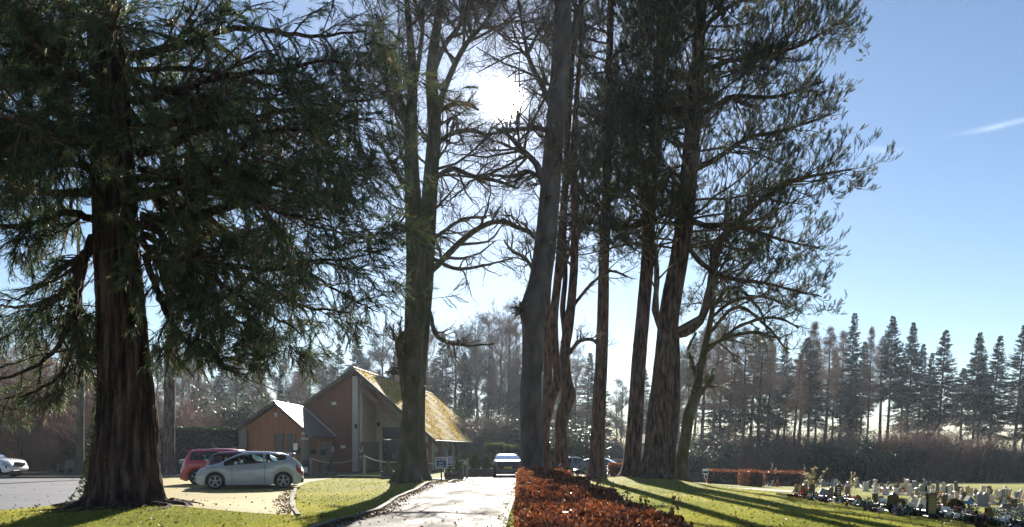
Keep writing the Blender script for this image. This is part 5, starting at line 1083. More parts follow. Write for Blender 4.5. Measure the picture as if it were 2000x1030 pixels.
SUV = dict(L=4.9, W=1.85, prof=[(-2.45,.8),(-2.4,1.0),(-2.2,1.05),(-.9,1.06),(-.8,1.7),(-.4,1.78),(.3,1.76),(.6,1.6),(1.05,1.2),(1.5,1.17),(2.0,1.10),(2.3,1.0),(2.42,.8),(2.45,.6)],
    belt=[(-2.45,.78),(-2.2,1.02),(-.9,1.03),(0,1.06),(1,1.06),(1.6,1.06),(2.1,.96),(2.35,.8),(2.45,.55)], wsc=(.5,1.06), rearg=(-.88,-.78), side=(-.8,.9,0), axles=(-1.5,1.5), wr=.39, ground=.34, suv=True, plate=None)
sv = make_car('pickup_truck', 'white off-road pickup with only its nose in view at the left edge', gp(-36,45.6), R_(-3), paint('white paint', (.75,.76,.77), metallic=0), **SUV); sv['category'] = 'pickup'
MB().bevbox((2.44,0,.86),(.08,1.0,.2),.02).build('grille', M_trim, sv, local=True); MB().bevbox((2.40,0,.56),(.14,1.5,.2),.04).build('bumper', M_white, sv, local=True)
for s_ in (-1,1): MB().lathe([(.01,.03),(.1,.02),(.11,-.04)], (2.22,s_*.78,.68), 14, axis='x').build('fog_light', M_trim, sv, local=True)
# ------------------------------------------------------------------ ground, drive, kerbs
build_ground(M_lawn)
sheet('drive', ROAD, M_road, .012); sheet('drive_turning', FAR_ROAD, M_road, .008); sheet('far_lane', FAR_LANE, M_path, .012)
sheet('car_park', ASPHALT, M_asph, .008); sheet('parking_bay', MOSSY, M_mossy, .012); sheet('block_paving', BLOCK, M_block, .008)
sheet('path', PATH, M_path, .008); sheet('lawn_path', PATH_R, M_path, .008)
kerb('drive_kerb', np.vstack([ROAD_L, [(-2.9,37),(-4.4,39.5)]])+np.array([-.07,0]), M_kerb, .14, .07, jit=.012)
kerb('drive_edge', ROAD_R+np.array([.07,0]), M_kerb, .12, .05, jit=.012)
kerb('bay_kerb', [(-4.78,16.6),(-6.0,20.2),(-8.05,27.6)], M_kerb, .10, .05, jit=.015)
kerb('lawn_edging', [(-20.5,45.0),(-12,44.2),(-7,42.8),(-4.6,41.4)], M_kerb, .14, .16)
kerb('paving_kerb', [(-60,38.2),(-30,42.8),(-21,44.6),(-11,45.2)], M_kerb, .14, .12); kerb('verge_kerb', [(-60,56.2),(-27,59.2),(-11,58.8)], M_kerb, .14, .14)
kerb('paving_kerb', [(-60,47.2),(-40,49.5),(-24,50.5)], M_kerb, .12, .12)

# grass blades and fallen leaves: nobody could count them
g = np.random.default_rng(200)
M_grass = leafmat('grass blades', [(0,(.12,.155,.03)),(.5,(.27,.275,.05)),(.85,(.41,.37,.075)),(1,(.48,.39,.13))], trans=.66, rough=.5, spec=.3)
def free(x, y, pad=None):
    ok = np.ones(len(x), bool)
    for p in PAVED: ok &= ~inside(p, x, y)
    return ok
def scatter(n, y0, y1):
    u = g.uniform(0, 1, n); y = 1/((1-u)/y0+u/y1); x = g.uniform(-.74, .74, n)*y; return x, y
T_grass = (np.array([[0,-.06,0],[0,.06,0],[1,.05,.35],[.05,-.1,.1],[.05,.03,.05],[.95,-.5,-.1],[-.02,.0,-.1],[.03,.1,.0],[.85,.45,.1],[0,-.05,.1],[0,.05,.14],[.9,-.05,-.5]]), np.array([[0,1,2],[3,4,5],[6,7,8],[9,10,11]]))
x, y = scatter(330000, 13.5, 47); k = free(x, y) & (np.hypot(x-SEQ[0], y-SEQ[1]) > 1.2); x, y = x[k], y[k]; n = len(x)
gr = MB(); d = g.normal(0,.35,(n,3))+np.array([0,0,1.]); patch = .5+.25*np.sin(x*.9+2*np.sin(y*.35))+.25*np.sin(y*1.1+1.5*np.sin(x*.5))
gr.bake(*T_grass, np.column_stack([x,y,gz(x,y)-.004]), d, g.uniform(.028,.06,n), rnd=np.clip(g.normal(.45,.2,n)+.5*(patch-.5),0,1), gen=g); struct(gr.build('grass', M_grass, smooth=False), 'stuff')
lf = MB(); n = 5200; x, y = scatter(n, 13.5, 46); keep = free(x, y) | (g.uniform(0,1,n) < .25); x, y = x[keep], y[keep]
def along(line, n, w, off):
    line = np.asarray(line); q = resample(np.column_stack([line, np.zeros(len(line))]), 200)[:, :2]; i = g.integers(0, 200, n); return q[i,0]+off+g.normal(0,w,n), q[i,1]+g.normal(0,.3,n)
for ln, cnt, wd, off in ((ROAD_L, 2600, .16, .12), (ROAD_R, 900, .12, .15), ([(-4.9,16.6),(-6.1,20.2),(-8.2,27.6)], 600, .12, -.1), ([(2.6,37),(5.4,37.5),(9.5,39.5)], 1200, 1.2, 0), ([(4,43),(9,45)], 800, 1.5, 0)):
    a, b = along(ln, cnt, wd, off); x = np.concatenate([x,a]); y = np.concatenate([y,b])
n = len(x); lf.bake(*T_leaf, np.column_stack([x,y,gz(x,y)+.02+g.uniform(0,.025,n)]), g.normal(0,1,(n,3))*np.array([1,1,.3]), g.uniform(.04,.085,n), gen=g); struct(lf.build('fallen_leaves', M_litter, smooth=False), 'stuff')

# ------------------------------------------------------------------ posts, signs, tubs, bins
M_post = surf('weathered post', [(.3,(.13,.12,.11)),(.7,(.26,.25,.23))], scale=4, stretch=(4,4,.6), rough=.8)
M_darkpost = surf('dark brown post', [(.3,(.05,.03,.025)),(.7,(.09,.055,.045))], scale=4, stretch=(4,4,.6), rough=.7)
M_rope = plain('pale rope', (.52,.46,.36), rough=.9); M_tub = surf('dark half barrel', [(.3,(.03,.022,.018)),(.7,(.07,.05,.04))], scale=3, stretch=(6,6,.5), rough=.6)
M_bluesign = plain('blue sign face', (.008,.055,.21), rough=.7, spec=.15); M_letters = plain('white lettering', (.8,.8,.78), rough=.5)
posts = [(607,46.5,893,'rope post beside the litter bin, left end of the rope'),(711,45.5,888,'grey rope post in front of the chapel stone wall'),(800,44.5,893,'rope post hidden behind the mossy beech'),(904,42.6,896,'rope post beside the drive, left one of the closing pair'),(912,43.6,896,'rope post beside the drive, right one of the closing pair')]
tops = []
for px, Y, yt, lab in posts:
    x, y, z = gp(px, Y); h = EYE+(HY-yt)/F*Y-z; t = thing('rope_post', lab, 'post', (x,y,z), group='rope posts round the chapel lawn')
    MB().bevbox((0,0,h/2-.05),(.13,.13,h+.1),.02).build('post', M_post, t, local=True); MB().lathe([(.05,h-.14),(.07,h-.12),(.07,h-.09),(.05,h-.07)], S=10).build('ring', M_grey, t, local=True); tops.append(np.array([x,y,z+h-.1]))
for i, (lab, sag) in enumerate([('pale rope sagging between the bin post and the stone wall post',.34),('pale rope running behind the mossy beech',.30),('pale rope passing behind the blue sign to the drive',.26),('short white rope loop hanging between the closing pair of posts',.24)]):
    a, b = tops[i]+np.array([.08,0,0]), tops[i+1]-np.array([.08,0,0]); s = np.linspace(0,1,18)[:,None]; p = a*(1-s)+b*s; p[:,2] -= 4*sag*(s*(1-s))[:,0]
    tag(MB().tube(p, .032 if i == 3 else .026, 6).build('rope', M_rope, origin=(a+b)/2), lab, 'rope', 'ropes round the chapel lawn')
def text(parent, s, loc, size, mt, rz=0, nm='lettering'):
    c = bpy.data.curves.new(nm, 'FONT'); c.body = s; c.size = size; c.align_x = 'CENTER'; c.align_y = 'CENTER'; c.extrude = .002; c.materials.append(mt)
    tmp = bpy.data.objects.new(nm, c); col.objects.link(tmp); dg = bpy.context.evaluated_depsgraph_get(); me = bpy.data.meshes.new_from_object(tmp.evaluated_get(dg)); bpy.data.objects.remove(tmp)
    o = bpy.data.objects.new(nm, me); col.objects.link(o); o.parent = parent; o.location = loc; o.rotation_euler = (R_(90), 0, rz); return o
x, y, z = gp(862, 37.2); k = 37.2/F; t = thing('direction_sign', 'blue sign with white border reading car park exit only, on a post by the drive', 'sign', (x,y,z), R_(2))
zc = EYE+(HY-904.5)*k-z; MB().box((0,-.03,zc),(22*k,.02,21*k)).build('border', M_letters, t, smooth=False, local=True); bd = MB().box((0,-.045,zc),(19.5*k,.02,18.5*k)).build('board', M_bluesign, t, smooth=False, local=True)
for s, dz in (('CAR PARK', .15), ('EXIT', 0), ('ONLY', -.15)): text(t, s, (0,-.058,zc+dz), .115, M_letters)
MB().bevbox((0,.03,zc/2),(.075,.075,zc+.5),.01).build('post', M_darkpost, t, local=True)
x, y, z = gp(878.5, 43.5); k = 43.5/F; t = thing('direction_sign', 'smaller blue notice seen just right of the car park sign', 'sign', (x,y,z)); zc = EYE+(HY-901)*k-z
MB().box((0,-.03,zc),(8.5*k,.03,17*k)).build('border', M_letters, t, smooth=False, local=True); MB().box((0,-.05,zc),(7*k,.02,15*k)).build('board', M_bluesign, t, smooth=False, local=True); MB().box((.12,.02,zc/2),(.06,.06,zc+.4)).build('post', M_post, t, smooth=False, local=True)
MB().box((0,-.065,zc+.12),(.11,.01,.03)).box((0,-.065,zc),(.13,.01,.03)).box((0,-.065,zc-.1),(.08,.01,.03)).build('lines', M_letters, t, smooth=False, local=True)
def tub(px, Y, w, ybase, label, seed, spike=True):
    x, y, z = gp(px, Y); k = Y/F; r = w/2*k; h = .42; t = thing('planter', label, 'planter', (x,y,z), group='half barrel planters'); gg = np.random.default_rng(seed)
    MB().lathe([(r*.8,-.02),(r*.98,h*.5),(r,h),(r*.88,h),(r*.86,h-.06),(.02,h-.06)], S=18).build('tub', M_tub, t, local=True); hp = MB()
    for zz in (h*.25, h*.75): hp.lathe([(r*.93,zz-.02),(r*1.01,zz),(r*.95,zz+.03)], S=18, cap=False)
    hp.build('hoop', M_grey, t, local=True)
    p = MB(); n = 420; q = norm(gg.normal(size=(n,3))); q[:,2] = np.abs(q[:,2]); p.bake(*T_leaf, q*np.array([r*.95,r*.95,.3])*gg.uniform(.5,1,(n,1))+np.array([0,0,h-.03]), gg.normal(size=(n,3))+np.array([0,0,.5]), gg.uniform(.05,.1,n), gen=gg, m=1)
    if spike:
        n = 500; hh = gg.uniform(0,1,n); a = gg.uniform(0,6.28,n); rr = .17*(1-hh)*gg.uniform(.6,1,n); p.bake(*T_leaf, np.column_stack([rr*np.cos(a), rr*np.sin(a), h+hh*.62]), np.column_stack([np.cos(a)*.4, np.sin(a)*.4, np.ones(n)]), gg.uniform(.06,.11,n), gen=gg)
    p.build('plants', [M_yew, M_laurel], t, local=True)
tub(647, 45.5, 22, 927, 'dark tub with small conifer in front of the brown gable', 1); tub(757, 42.5, 27, 927, 'tub with pointed conifer and pale mound left of the mossy beech', 2)
tub(880, 40.8, 26, 933, 'tub of trailing grey plants under the blue signs', 3, spike=False); tub(893, 41.8, 22, 930, 'tub with spiky conifer beside the rope posts', 4)
# litter bin
x, y, z = gp(600, 47.5); t = thing('litter_bin', 'black domed litter bin with a white label behind the silver car', 'bin', (x,y,z)); h = 1.05
MB().lathe([(.27,0),(.30,.05),(.30,.72),(.26,.74)], S=20).build('body', M_black, t, local=True); MB().lathe([(.32,.74),(.33,.86),(.29,1.0),(.18,1.08),(.02,1.11)], S=20).build('lid', M_black, t, local=True)
MB().box((-.02,-.305,.45),(.24,.02,.32)).build('label', M_white, t, smooth=False, local=True); MB().lathe([(.305,.2),(.312,.22),(.312,.25),(.305,.27)], S=20, cap=False).build('band', M_grey, t, local=True)
# low dark wall with clipped conifers
def wallbox(name, label, pa, pb, Y, ytop, th, mt):
    a, b = at(pa,Y), at(pb,Y); c = (a+b)/2; z = float(gz(c,Y)); h = EYE+(HY-ytop)/F*Y-z; t = thing(name, label, 'wall', (c,Y,z))
    MB().box((0,0,h/2-.1),(b-a,th,h+.2)).build('wall', mt, t, smooth=False, local=True); MB().box((0,0,h+.03),(b-a+.06,th+.08,.06)).build('coping', M_kerb, t, smooth=False, local=True)
wallbox('low_wall', 'low dark planter wall under the clipped conifers beside the drive', 903, 966, 47.5, 917, .35, M_darkpost)
def topiary(px, Y, w, ytop, ybase, label, seed):
    k = Y/F; r = w/2*k; zb = EYE+(HY-ybase)*k; h = (ybase-ytop)*k; gg = np.random.default_rng(seed); x = at(px,Y); t = thing('clipped_conifer', label, 'bush', (x,Y,zb), group='clipped conifers beside the drive'); n = 3600
    hh = gg.uniform(.0,1,n); a = gg.uniform(0,6.283,n); prof_ = r*np.interp(hh, [0,.15,.45,.75,.92,1], [.75,.95,1,.72,.35,.05]); rr = prof_*(1-np.abs(gg.normal(0,.10,n)))
    m_ = MB().bake(*T_leaf, np.column_stack([rr*np.cos(a), rr*np.sin(a), hh*h]), np.column_stack([np.cos(a)*.5, np.sin(a)*.5, np.ones(n)])+gg.normal(0,.3,(n,3)), gg.uniform(.06,.11,n), gen=gg); m_.build('foliage', M_yew, t, local=True)
    MB().lathe([(r*.55,-.1),(r*.75,h*.2),(r*.78,h*.5),(r*.5,h*.78),(.02,h*.93)], S=12).build('stem', M_core, t, local=True)
topiary(906, 49, 17, 888, 919, 'round topped clipped conifer behind the rope posts', 1); topiary(928, 48.6, 19, 886, 918, 'largest clipped conifer, pointed and rimmed with light, behind the low wall', 2); topiary(950, 48.4, 15, 891, 918, 'smallest clipped conifer, nearest the dark saloon', 3)
# posts and bench right of the near hedge
x, y = at(1095.5,25.0), 25.0; z = float(gz(x,y)); t = thing('marker_post', 'dark square post standing at the right edge of the copper hedge', 'post', (x,y,z)); MB().bevbox((0,0,.48),(.09,.09,1.06),.015).build('post', M_darkpost, t, local=True); MB().bevbox((-.05,-.02,.84),(.05,.06,.22),.01).build('box', M_black, t, local=True)
x, y, z = gp(1127, 35.5); t = thing('lectern_sign', 'small dark lectern plaque on a post in front of the slender pine', 'sign', (x,y,z)); MB().bevbox((0,0,.22),(.08,.08,.55),.01).build('post', M_darkpost, t, local=True); MB().bevbox((0,-.02,.5),(.34,.3,.05),.01, rx=.5).build('plaque', M_black, t, local=True)
x, y = at(1124,25.5), 25.5; z = float(gz(x,y)); t = thing('bench', 'low plain plank bench behind the copper hedge', 'bench', (x,y,z)); MB().bevbox((0,0,.30),(.78,.34,.06),.012).build('seat', M_darkpost, t, local=True)
for lx in (-.06,.06): MB().bevbox((lx*1.0,0,.13),(.07,.26,.30),.01).build('leg', M_darkpost, t, local=True)
# wooden bench on the left
x, y, z = gp(128, 53.5); t = thing('bench', 'weathered wooden garden bench with rounded back by the left hedge', 'bench', (x,y,z), R_(-38)); L = 1.5
st = MB(); bk = MB()
for q in (-.2,-.07,.06,.19): st.box((0,q,.43),(L,.11,.03))
for q in np.linspace(-L/2+.1, L/2-.1, 13): bk.box((q,.26,.66),(.05,.025,.42))
bk.box((0,.26,.47),(L,.04,.06)).prism([(-L/2,.24,.86),(L/2,.24,.86),(L/2,.24,.93),(.3,.24,1.0),(0,.24,1.03),(-.3,.24,1.0),(-L/2,.24,.93)], (0,.05,0))
st.build('seat', M_post, t, smooth=False, local=True); bk.build('backrest', M_post, t, smooth=False, local=True)
for s_ in (-1,1):
    MB().box((s_*(L/2-.03),-.22,.31),(.07,.07,.62)).build('leg', M_post, t, smooth=False, local=True); MB().box((s_*(L/2-.03),.27,.48),(.07,.07,.96)).build('leg', M_post, t, smooth=False, local=True); MB().box((s_*(L/2-.03),.0,.64),(.08,.56,.04)).build('armrest', M_post, t, smooth=False, local=True)
# mailbox-like plaque by the red car, hoop fence along the verge
x, y, z = gp(357, 46); t = thing('lectern_sign', 'grey lectern plaque on a thin post left of the red car', 'sign', (x,y,z)); MB().tube([(0,0,-.1),(0,0,.85)], .035, 8).build('post', M_grey, t, local=True); MB().bevbox((0,0,.98),(.42,.3,.2),.03, rx=.3).build('plaque', M_grey, t, local=True)
x0, x1, Y = at(-30,58.6), at(176,58.6), 58.6; t = thing('hoop_fence', 'thin low wire hoop fence along the grass verge below the bench', 'fence', ((x0+x1)/2,Y,-.3)); hm = MB()
for x in np.arange(x0, x1, .9): s = np.linspace(0, np.pi, 9); hm.tube(np.column_stack([x+.5-.5*np.cos(s), np.full(9,Y), -.3+.75*np.sin(s)**.6]), .018, 4)
for zz in (.2,.5): hm.tube([(x0,Y,-.3+zz),(x1,Y,-.3+zz)], .012, 4)
hm.build('hoops', M_black, t)
# white information sign at the end of the long brown hedge
x, y, z = gp(1378, 54); k = 54/F; t = thing('information_sign', 'white and grey information sign on a post, left end of the long brown hedge', 'sign', (x,y,z)); zc = EYE+(HY-921)*k-z
MB().box((0,0,zc),(12*k,.03,10*k)).build('board', M_white, t, smooth=False, local=True); MB().box((.02,0,zc-10*k),(7*k,.03,9*k)).build('lower_board', M_white, t, smooth=False, local=True); MB().box((0,-.02,zc-1.6*k),(10.5*k,.012,4*k)).box((.02,-.02,zc-12*k),(5*k,.012,3*k)).build('printed_panel', M_bluesign, t, smooth=False, local=True)
MB().lathe([(.01,-.012),(2.0*k,-.012),(2.0*k,.0)], (.02,-.02,zc-8.4*k), 14, axis='y').build('symbol', M_bluesign, t, local=True); MB().tube([(0,.04,-.1),(0,.04,zc+.15)], .03, 8).build('post', M_grey, t, local=True)

# ------------------------------------------------------------------ graves
STC = {'black': plain('polished black granite', (.015,.015,.018), rough=.15, spec=.7), 'grey': surf('grey granite', [(.3,(.14,.14,.145)),(.7,(.24,.24,.245))], scale=14, rough=.5), 'pale': surf('pale stone', [(.3,(.46,.42,.36)),(.7,(.62,.57,.50))], scale=8, rough=.8),
       'buff': surf('buff sandstone', [(.3,(.38,.30,.19)),(.7,(.52,.42,.27))], scale=6, rough=.8), 'white': surf('white marble', [(.3,(.6,.6,.59)),(.7,(.72,.72,.70))], scale=5, rough=.4), 'brown': surf('brown granite', [(.3,(.10,.07,.055)),(.7,(.17,.12,.095))], scale=12, rough=.35), 'blue': surf('blue grey granite', [(.3,(.10,.13,.18)),(.7,(.17,.20,.26))], scale=12, rough=.4)}
M_gold = plain('gilt inscription', (.38,.28,.08), rough=.45)
FLW = {k: leafmat('petals '+k, [(0,tuple(.35*v for v in c)),(1,tuple(.8*v for v in c))], trans=.35, rough=.6, spec=.2) for k, c in {'yellow':(.65,.42,.03),'red':(.5,.03,.02),'purple':(.16,.05,.28),'magenta':(.42,.03,.30),'white':(.7,.7,.68),'lilac':(.38,.34,.52),'orange':(.6,.18,.03),'bluewhite':(.42,.50,.62),'pink':(.6,.22,.28)}.items()}
NAMES_STONE = {'slab': 'headstone', 'ogee': 'headstone', 'round': 'headstone', 'desk': 'grave_tablet', 'pillar': 'memorial_pillar', 'cross': 'grave_cross', 'twin': 'headstone', 'book': 'grave_tablet'}
def outline(shape, w, h):
    x = w/2
    if shape == 'round': a = np.linspace(0, np.pi, 11); top = [(x*math.cos(q), h-x*.7+x*.7*math.sin(q)) for q in a]
    elif shape == 'ogee': top = [(x,h*.80),(x*.86,h*.86),(x*.55,h*.89),(x*.35,h*.95),(.0,h),(-x*.35,h*.95),(-x*.55,h*.89),(-x*.86,h*.86),(-x,h*.80)]
    else: top = [(x,h*.97),(x*.6,h),(-x*.6,h),(-x,h*.97)]
    return [(-x,0),(x,0)]+top
def stone(shape, w, h, colr, loc, rz, label, group, tilt=.0, side=0., base=True, face=None, letters=True):
    """a memorial of slab and plinth; tilt leans it back, side leans it along the row"""
    t = thing(NAMES_STONE[shape], label, 'gravestone', loc, rz, group); th = .1 if shape != 'pillar' else w; b = .1 if base else 0.; mt = STC[colr]; ct_, st_ = math.cos(side), math.sin(side); R3 = rot(tilt, side, 0)
    def B(nm, mb, mt_, par=None, sm=False):
        V = np.vstack(mb.V); mb.V = [V@R3.T+np.array([0,0,b-.01])]; return mb.build(nm, mt_, par or t, smooth=sm, local=True)
    if shape == 'twin':
        for s_ in (-1,1): B('slab', MB().prism([(s_*w*.26+px_*.48,-th/2,pz) for px_, pz in outline('round', w, h)], (0,th,0)), mt)
    elif shape == 'cross':
        B('cross', MB().box((0,0,h/2),(.12,.1,h)).box((0,0,h*.68),(w,.1,.12)), mt)
    elif shape == 'pillar':
        B('pillar', MB().bevbox((0,0,h*.4),(w*.6,w*.6,h*.8),.03).bevbox((0,0,h*.82),(w,w*.9,.08),.03), mt); B('cap', MB().prism([(-w*.55,-w*.5,h*.86),(w*.55,-w*.5,h*.86),(0,-w*.5,h)], (0,w,0)), mt)
    elif shape in ('desk', 'book'):
        B('tablet', MB().prism([(-w/2,0,0),(-w/2,h*.6,h),(-w/2,h*.75,h*.93),(-w/2,.3*h,0)], (w,0,0)), mt)
    else:
        B('slab', MB().prism([(px_,-th/2,pz) for px_, pz in outline(shape, w, h)], (0,th,0)), mt)
    if letters and shape in ('slab','ogee','round') and h > .55:
        lm = MB()
        for q in range(5): lm.box((0,-th/2-.004,h*(.72-.11*q)),(w*(.62-.08*(q%3)),.006,h*.035))
        B('inscription', lm, STC['white'] if colr in ('black','blue') and not face else M_gold if face else STC['grey'])
    if face: B('face', MB().box((0,-th/2-.002,h*.5),(w*.9,.004,h*.82)), M_goldface)
    if base: MB().bevbox((0,0,b/2-.04),(w*1.25,max(th*2.4,.26),b+.08),.015).build('plinth', mt if colr != 'white' else STC['grey'], t, smooth=False, local=True)
    return t
M_goldface = plain('bronzed face', (.20,.15,.05), rough=.5)
gf = np.random.default_rng(300)
def flowers(px, py, wpx, hpx, colr, label, n=90, pot=None, Y=None, green=.55, size=(.05,.09), grp='flowers on the graves', lift=0.):
    p = G(px, py) if Y is None else np.array([at(px,Y),Y,float(gz(at(px,Y),Y))]); k = p[1]/F; t = thing('grave_flowers', label, 'flowers', p+np.array([0,0,lift]), group=grp); r = wpx/2*k; h = hpx*k; ph = 0
    if pot: ph = h*.4; MB().lathe([(r*.45,-.02),(r*.6,ph),(r*.5,ph)], S=12).build('pot', STC[pot], t, local=True)
    q = norm(gf.normal(size=(n,3))); q[:,2] = np.abs(q[:,2]); q = q*np.array([r,r*.8,h-ph])*gf.uniform(.45,1,(n,1))**.6+np.array([0,0,ph]); isg = gf.uniform(0,1,n) < green
    m_ = MB(); m_.bake(*T_leaf, q[isg], gf.normal(size=(isg.sum(),3))+np.array([0,0,.6]), gf.uniform(.06,.13,isg.sum()), m=1, gen=gf)
    for _ in range(2): m_.bake(*T_leaf, q[~isg]+gf.normal(0,.012,((~isg).sum(),3)), gf.normal(size=((~isg).sum(),3)), gf.uniform(*size,(~isg).sum()), gen=gf)
    s = np.linspace(0,1,3); i = np.arange(0, n, 6); m_.tubes(q[i][:,None]*s[None,:,None]*np.array([1,1,1]), np.full((len(i),3),.006), 3, m=1); m_.build('blooms', [FLW[colr], M_laurel], t, local=True); return t
def near(shape, x0, x1, yt, yb, colr, label, tilt=0., side=0., rz=0., **kw):
    p = G((x0+x1)/2, yb); k = p[1]/F; return stone(shape, (x1-x0)*k*.95, (yb-yt)*k-.06, colr, p, rz, label, 'headstones of the near grave row', tilt, side, **kw)
near('slab',1551,1557,949,970,'brown','thin dark stone at the left end of the near grave row',side=.1)
near('round',1567,1577,947,973,'brown','dark rounded stone behind the flower mass at the left end of the near graves')
near('slab',1580,1590,947,970,'black','black upright stone below the dried flower stems',side=.08)
near('slab',1596,1608,955,975,'blue','blue grey slab leaning sharply right in the near grave row',side=.55,tilt=-.2)
near('slab',1616,1620,957,981,'brown','thin dark stone right of the leaning blue slab'); near('slab',1620,1626,953,980,'brown','taller dark stone close beside the thin one',side=.06)
near('ogee',1629,1641,946,978,'black','tall black stone with pale lines near the bronze coloured post grave',side=.12)
near('slab',1650,1659,952,974,'brown','brown stone topped by orange and yellow flowers',side=.06)
near('slab',1704,1713,966,990,'black','small black stone rising from heaped flowers before the lit grass',side=.04); near('slab',1713,1723,970,986,'grey','little grey stone just right of the small black one',side=.18)
near('ogee',1732,1752,964,1003,'black','broad black ogee headstone with bronze inscription in the near row',side=.10,face=None)
near('desk',1722,1736,976,992,'white','small pale tablet leaning on the broad black ogee headstone'); near('slab',1772,1786,974,1000,'pale','pale slab tipping right beyond the red flowers',side=.35); near('slab',1759,1768,975,998,'black','narrow black stone with red flowers before it',side=.3)
near('slab',1790,1807,975,1000,'pale','ribbed pale slab tilting right against the big black headstone',side=.34); near('slab',1781,1787,985,1003,'pale','short pale post stone left of the ribbed slab')
near('slab',1809,1827,965,1014,'black','biggest black headstone with gilded face turned to the lawn',face=True,side=.05)
near('round',1839,1849,968,990,'black','round topped black stone above the magenta flowers'); near('twin',1907,1929,963,990,'grey','grey twin stone of two tall slabs side by side',side=.05)
near('slab',1924,1935,994,1026,'black','dark stone standing among the pale flower heaps',side=.05); near('round',1957,1977,986,1006,'brown','dark rounded slab lit along its top near the right edge',tilt=-.4); near('slab',1975,1985,976,996,'black','black stone beyond the rounded slab near the right edge'); near('slab',1988,1997,985,1012,'grey','grey stone cut close to the right edge of the photo')
near('desk',1836,1858,992,1002,'white','white flat grave slab right of the white box of magenta flowers'); near('slab',1984,1990,962,985,'grey','slim grey stone at the right end behind the rounded slab')
for a in [(1561,962,16,16,'yellow','yellow and orange blooms at the left end of the near graves'),(1566,974,26,24,'red','dark mass of leaves with a few red blooms'),(1588,952,16,10,'yellow','yellow blooms on top of the black upright stone'),(1590,976,14,15,'purple','purple flowers between the black stone and the leaning blue slab'),(1611,982,20,14,'purple','purple blooms right of the leaning blue slab'),
      (1645,961,16,16,'orange','orange and yellow blooms beside the brown stone'),(1645,984,24,18,'lilac','lilac blooms in front of the bronze post grave'),(1668,982,26,14,'red','low dark plants with one red spray'),(1676,990,34,18,'bluewhite','blue white spreading plant in the middle of the near row'),(1690,994,30,16,'white','pale flower cushion left of the small black stone'),
      (1703,1000,34,18,'pink','dusty pink flower heap below the small black stone'),(1757,984,16,12,'red','bright red flowers right of the ogee headstone'),(1754,1008,24,24,'lilac','lilac and white flower toys below the red flowers'),(1770,1008,20,26,'white','white flowers beside the pale tipping slab'),(1790,1008,34,14,'white','dark leaf heap with white blooms below the ribbed slab'),
      (1831,992,18,20,'magenta','magenta flowers above the white box'),(1870,1002,18,10,'magenta','small bright magenta bunch on the flat white grave'),(1893,1008,26,12,'lilac','lilac flower cushion right of the magenta bunch'),(1887,1020,34,16,'bluewhite','blue and white flowers with a globe lamp beside them'),(1912,1026,36,26,'pink','dusky pink bush in front of the twin stone'),
      (1900,1000,24,18,'white','grey white plant below the blue peaked bird box'),(1946,1008,26,18,'bluewhite','pale blue flower heap right of the dark stone'),(1962,1016,34,24,'white','white flower mound near the right edge'),(1982,1020,30,30,'bluewhite','tall blue white flower heap at the right edge'),(1996,1012,20,20,'purple','purple flowers at the very right edge'),(1940,1028,30,16,'white','white flowers at the bottom edge'),(1975,1034,30,18,'lilac','lilac flowers at the bottom right corner'),(1918,1036,24,14,'red','red flecked plants at the bottom edge below the pink bush')]:
    flowers(*a[:6], n=110)
for a in [(1634,985,8,12,'white','white pot with small white flowers in the near row','white'),(1642,984,8,12,'white','second white pot close to the lilac blooms','white'),(1654,990,8,8,'yellow','small yellow bunch on the grass edge','white'),(1831,1009,14,18,'magenta','white square planter box with magenta blooms','white'),(1935,1020,9,14,'white','white vase beside the dark stone at the right','white'),(1897,1024,14,14,'bluewhite','white pot in front of the blue white flowers','white')]:
    flowers(*a[:6], n=60, pot=a[6])
# low planting and grave beds crowding the near row
for j in range(46):
    px = 1556+j*9.9+gf.uniform(-5,5); py = np.interp(px, [1556,1660,1760,1850,2000], [972,986,1008,1016,1034])+gf.uniform(-9,3); cc = ['purple','white','red','lilac','yellow','bluewhite','pink'][j % 7]
    flowers(px, py, gf.uniform(16,30), gf.uniform(8,16), cc, 'low heap of dark grave plants with %s blooms in the near row' % {'bluewhite':'pale blue'}.get(cc, cc), n=110, green=.72, grp='low planting on the near graves')
for j in range(16):
    px = 1562+j*29+gf.uniform(-6,6); py = np.interp(px, [1556,1660,1760,1850,2000], [972,984,1004,1012,1030]); p = G(px, py); t = thing('grave_bed', 'low dark kerbed grave bed at the foot of the near row stones', 'grave', p, gf.normal(0,.1), 'kerbed beds of the near graves'); mt = STC[['black','grey','brown','white'][j % 4 if j % 4 < 3 or j == 7 else 0]]
    MB().bevbox((-.36,.5,.06),(.09,1.1,.16),.01).bevbox((.36,.5,.06),(.09,1.1,.16),.01).bevbox((0,-.0,.06),(.62,.09,.15),.01).build('surround', mt, t, smooth=False, local=True); MB().box((0,.5,.03),(.6,1.0,.08)).build('chippings', STC['pale' if j % 3 == 0 else 'brown'], t, smooth=False, local=True)
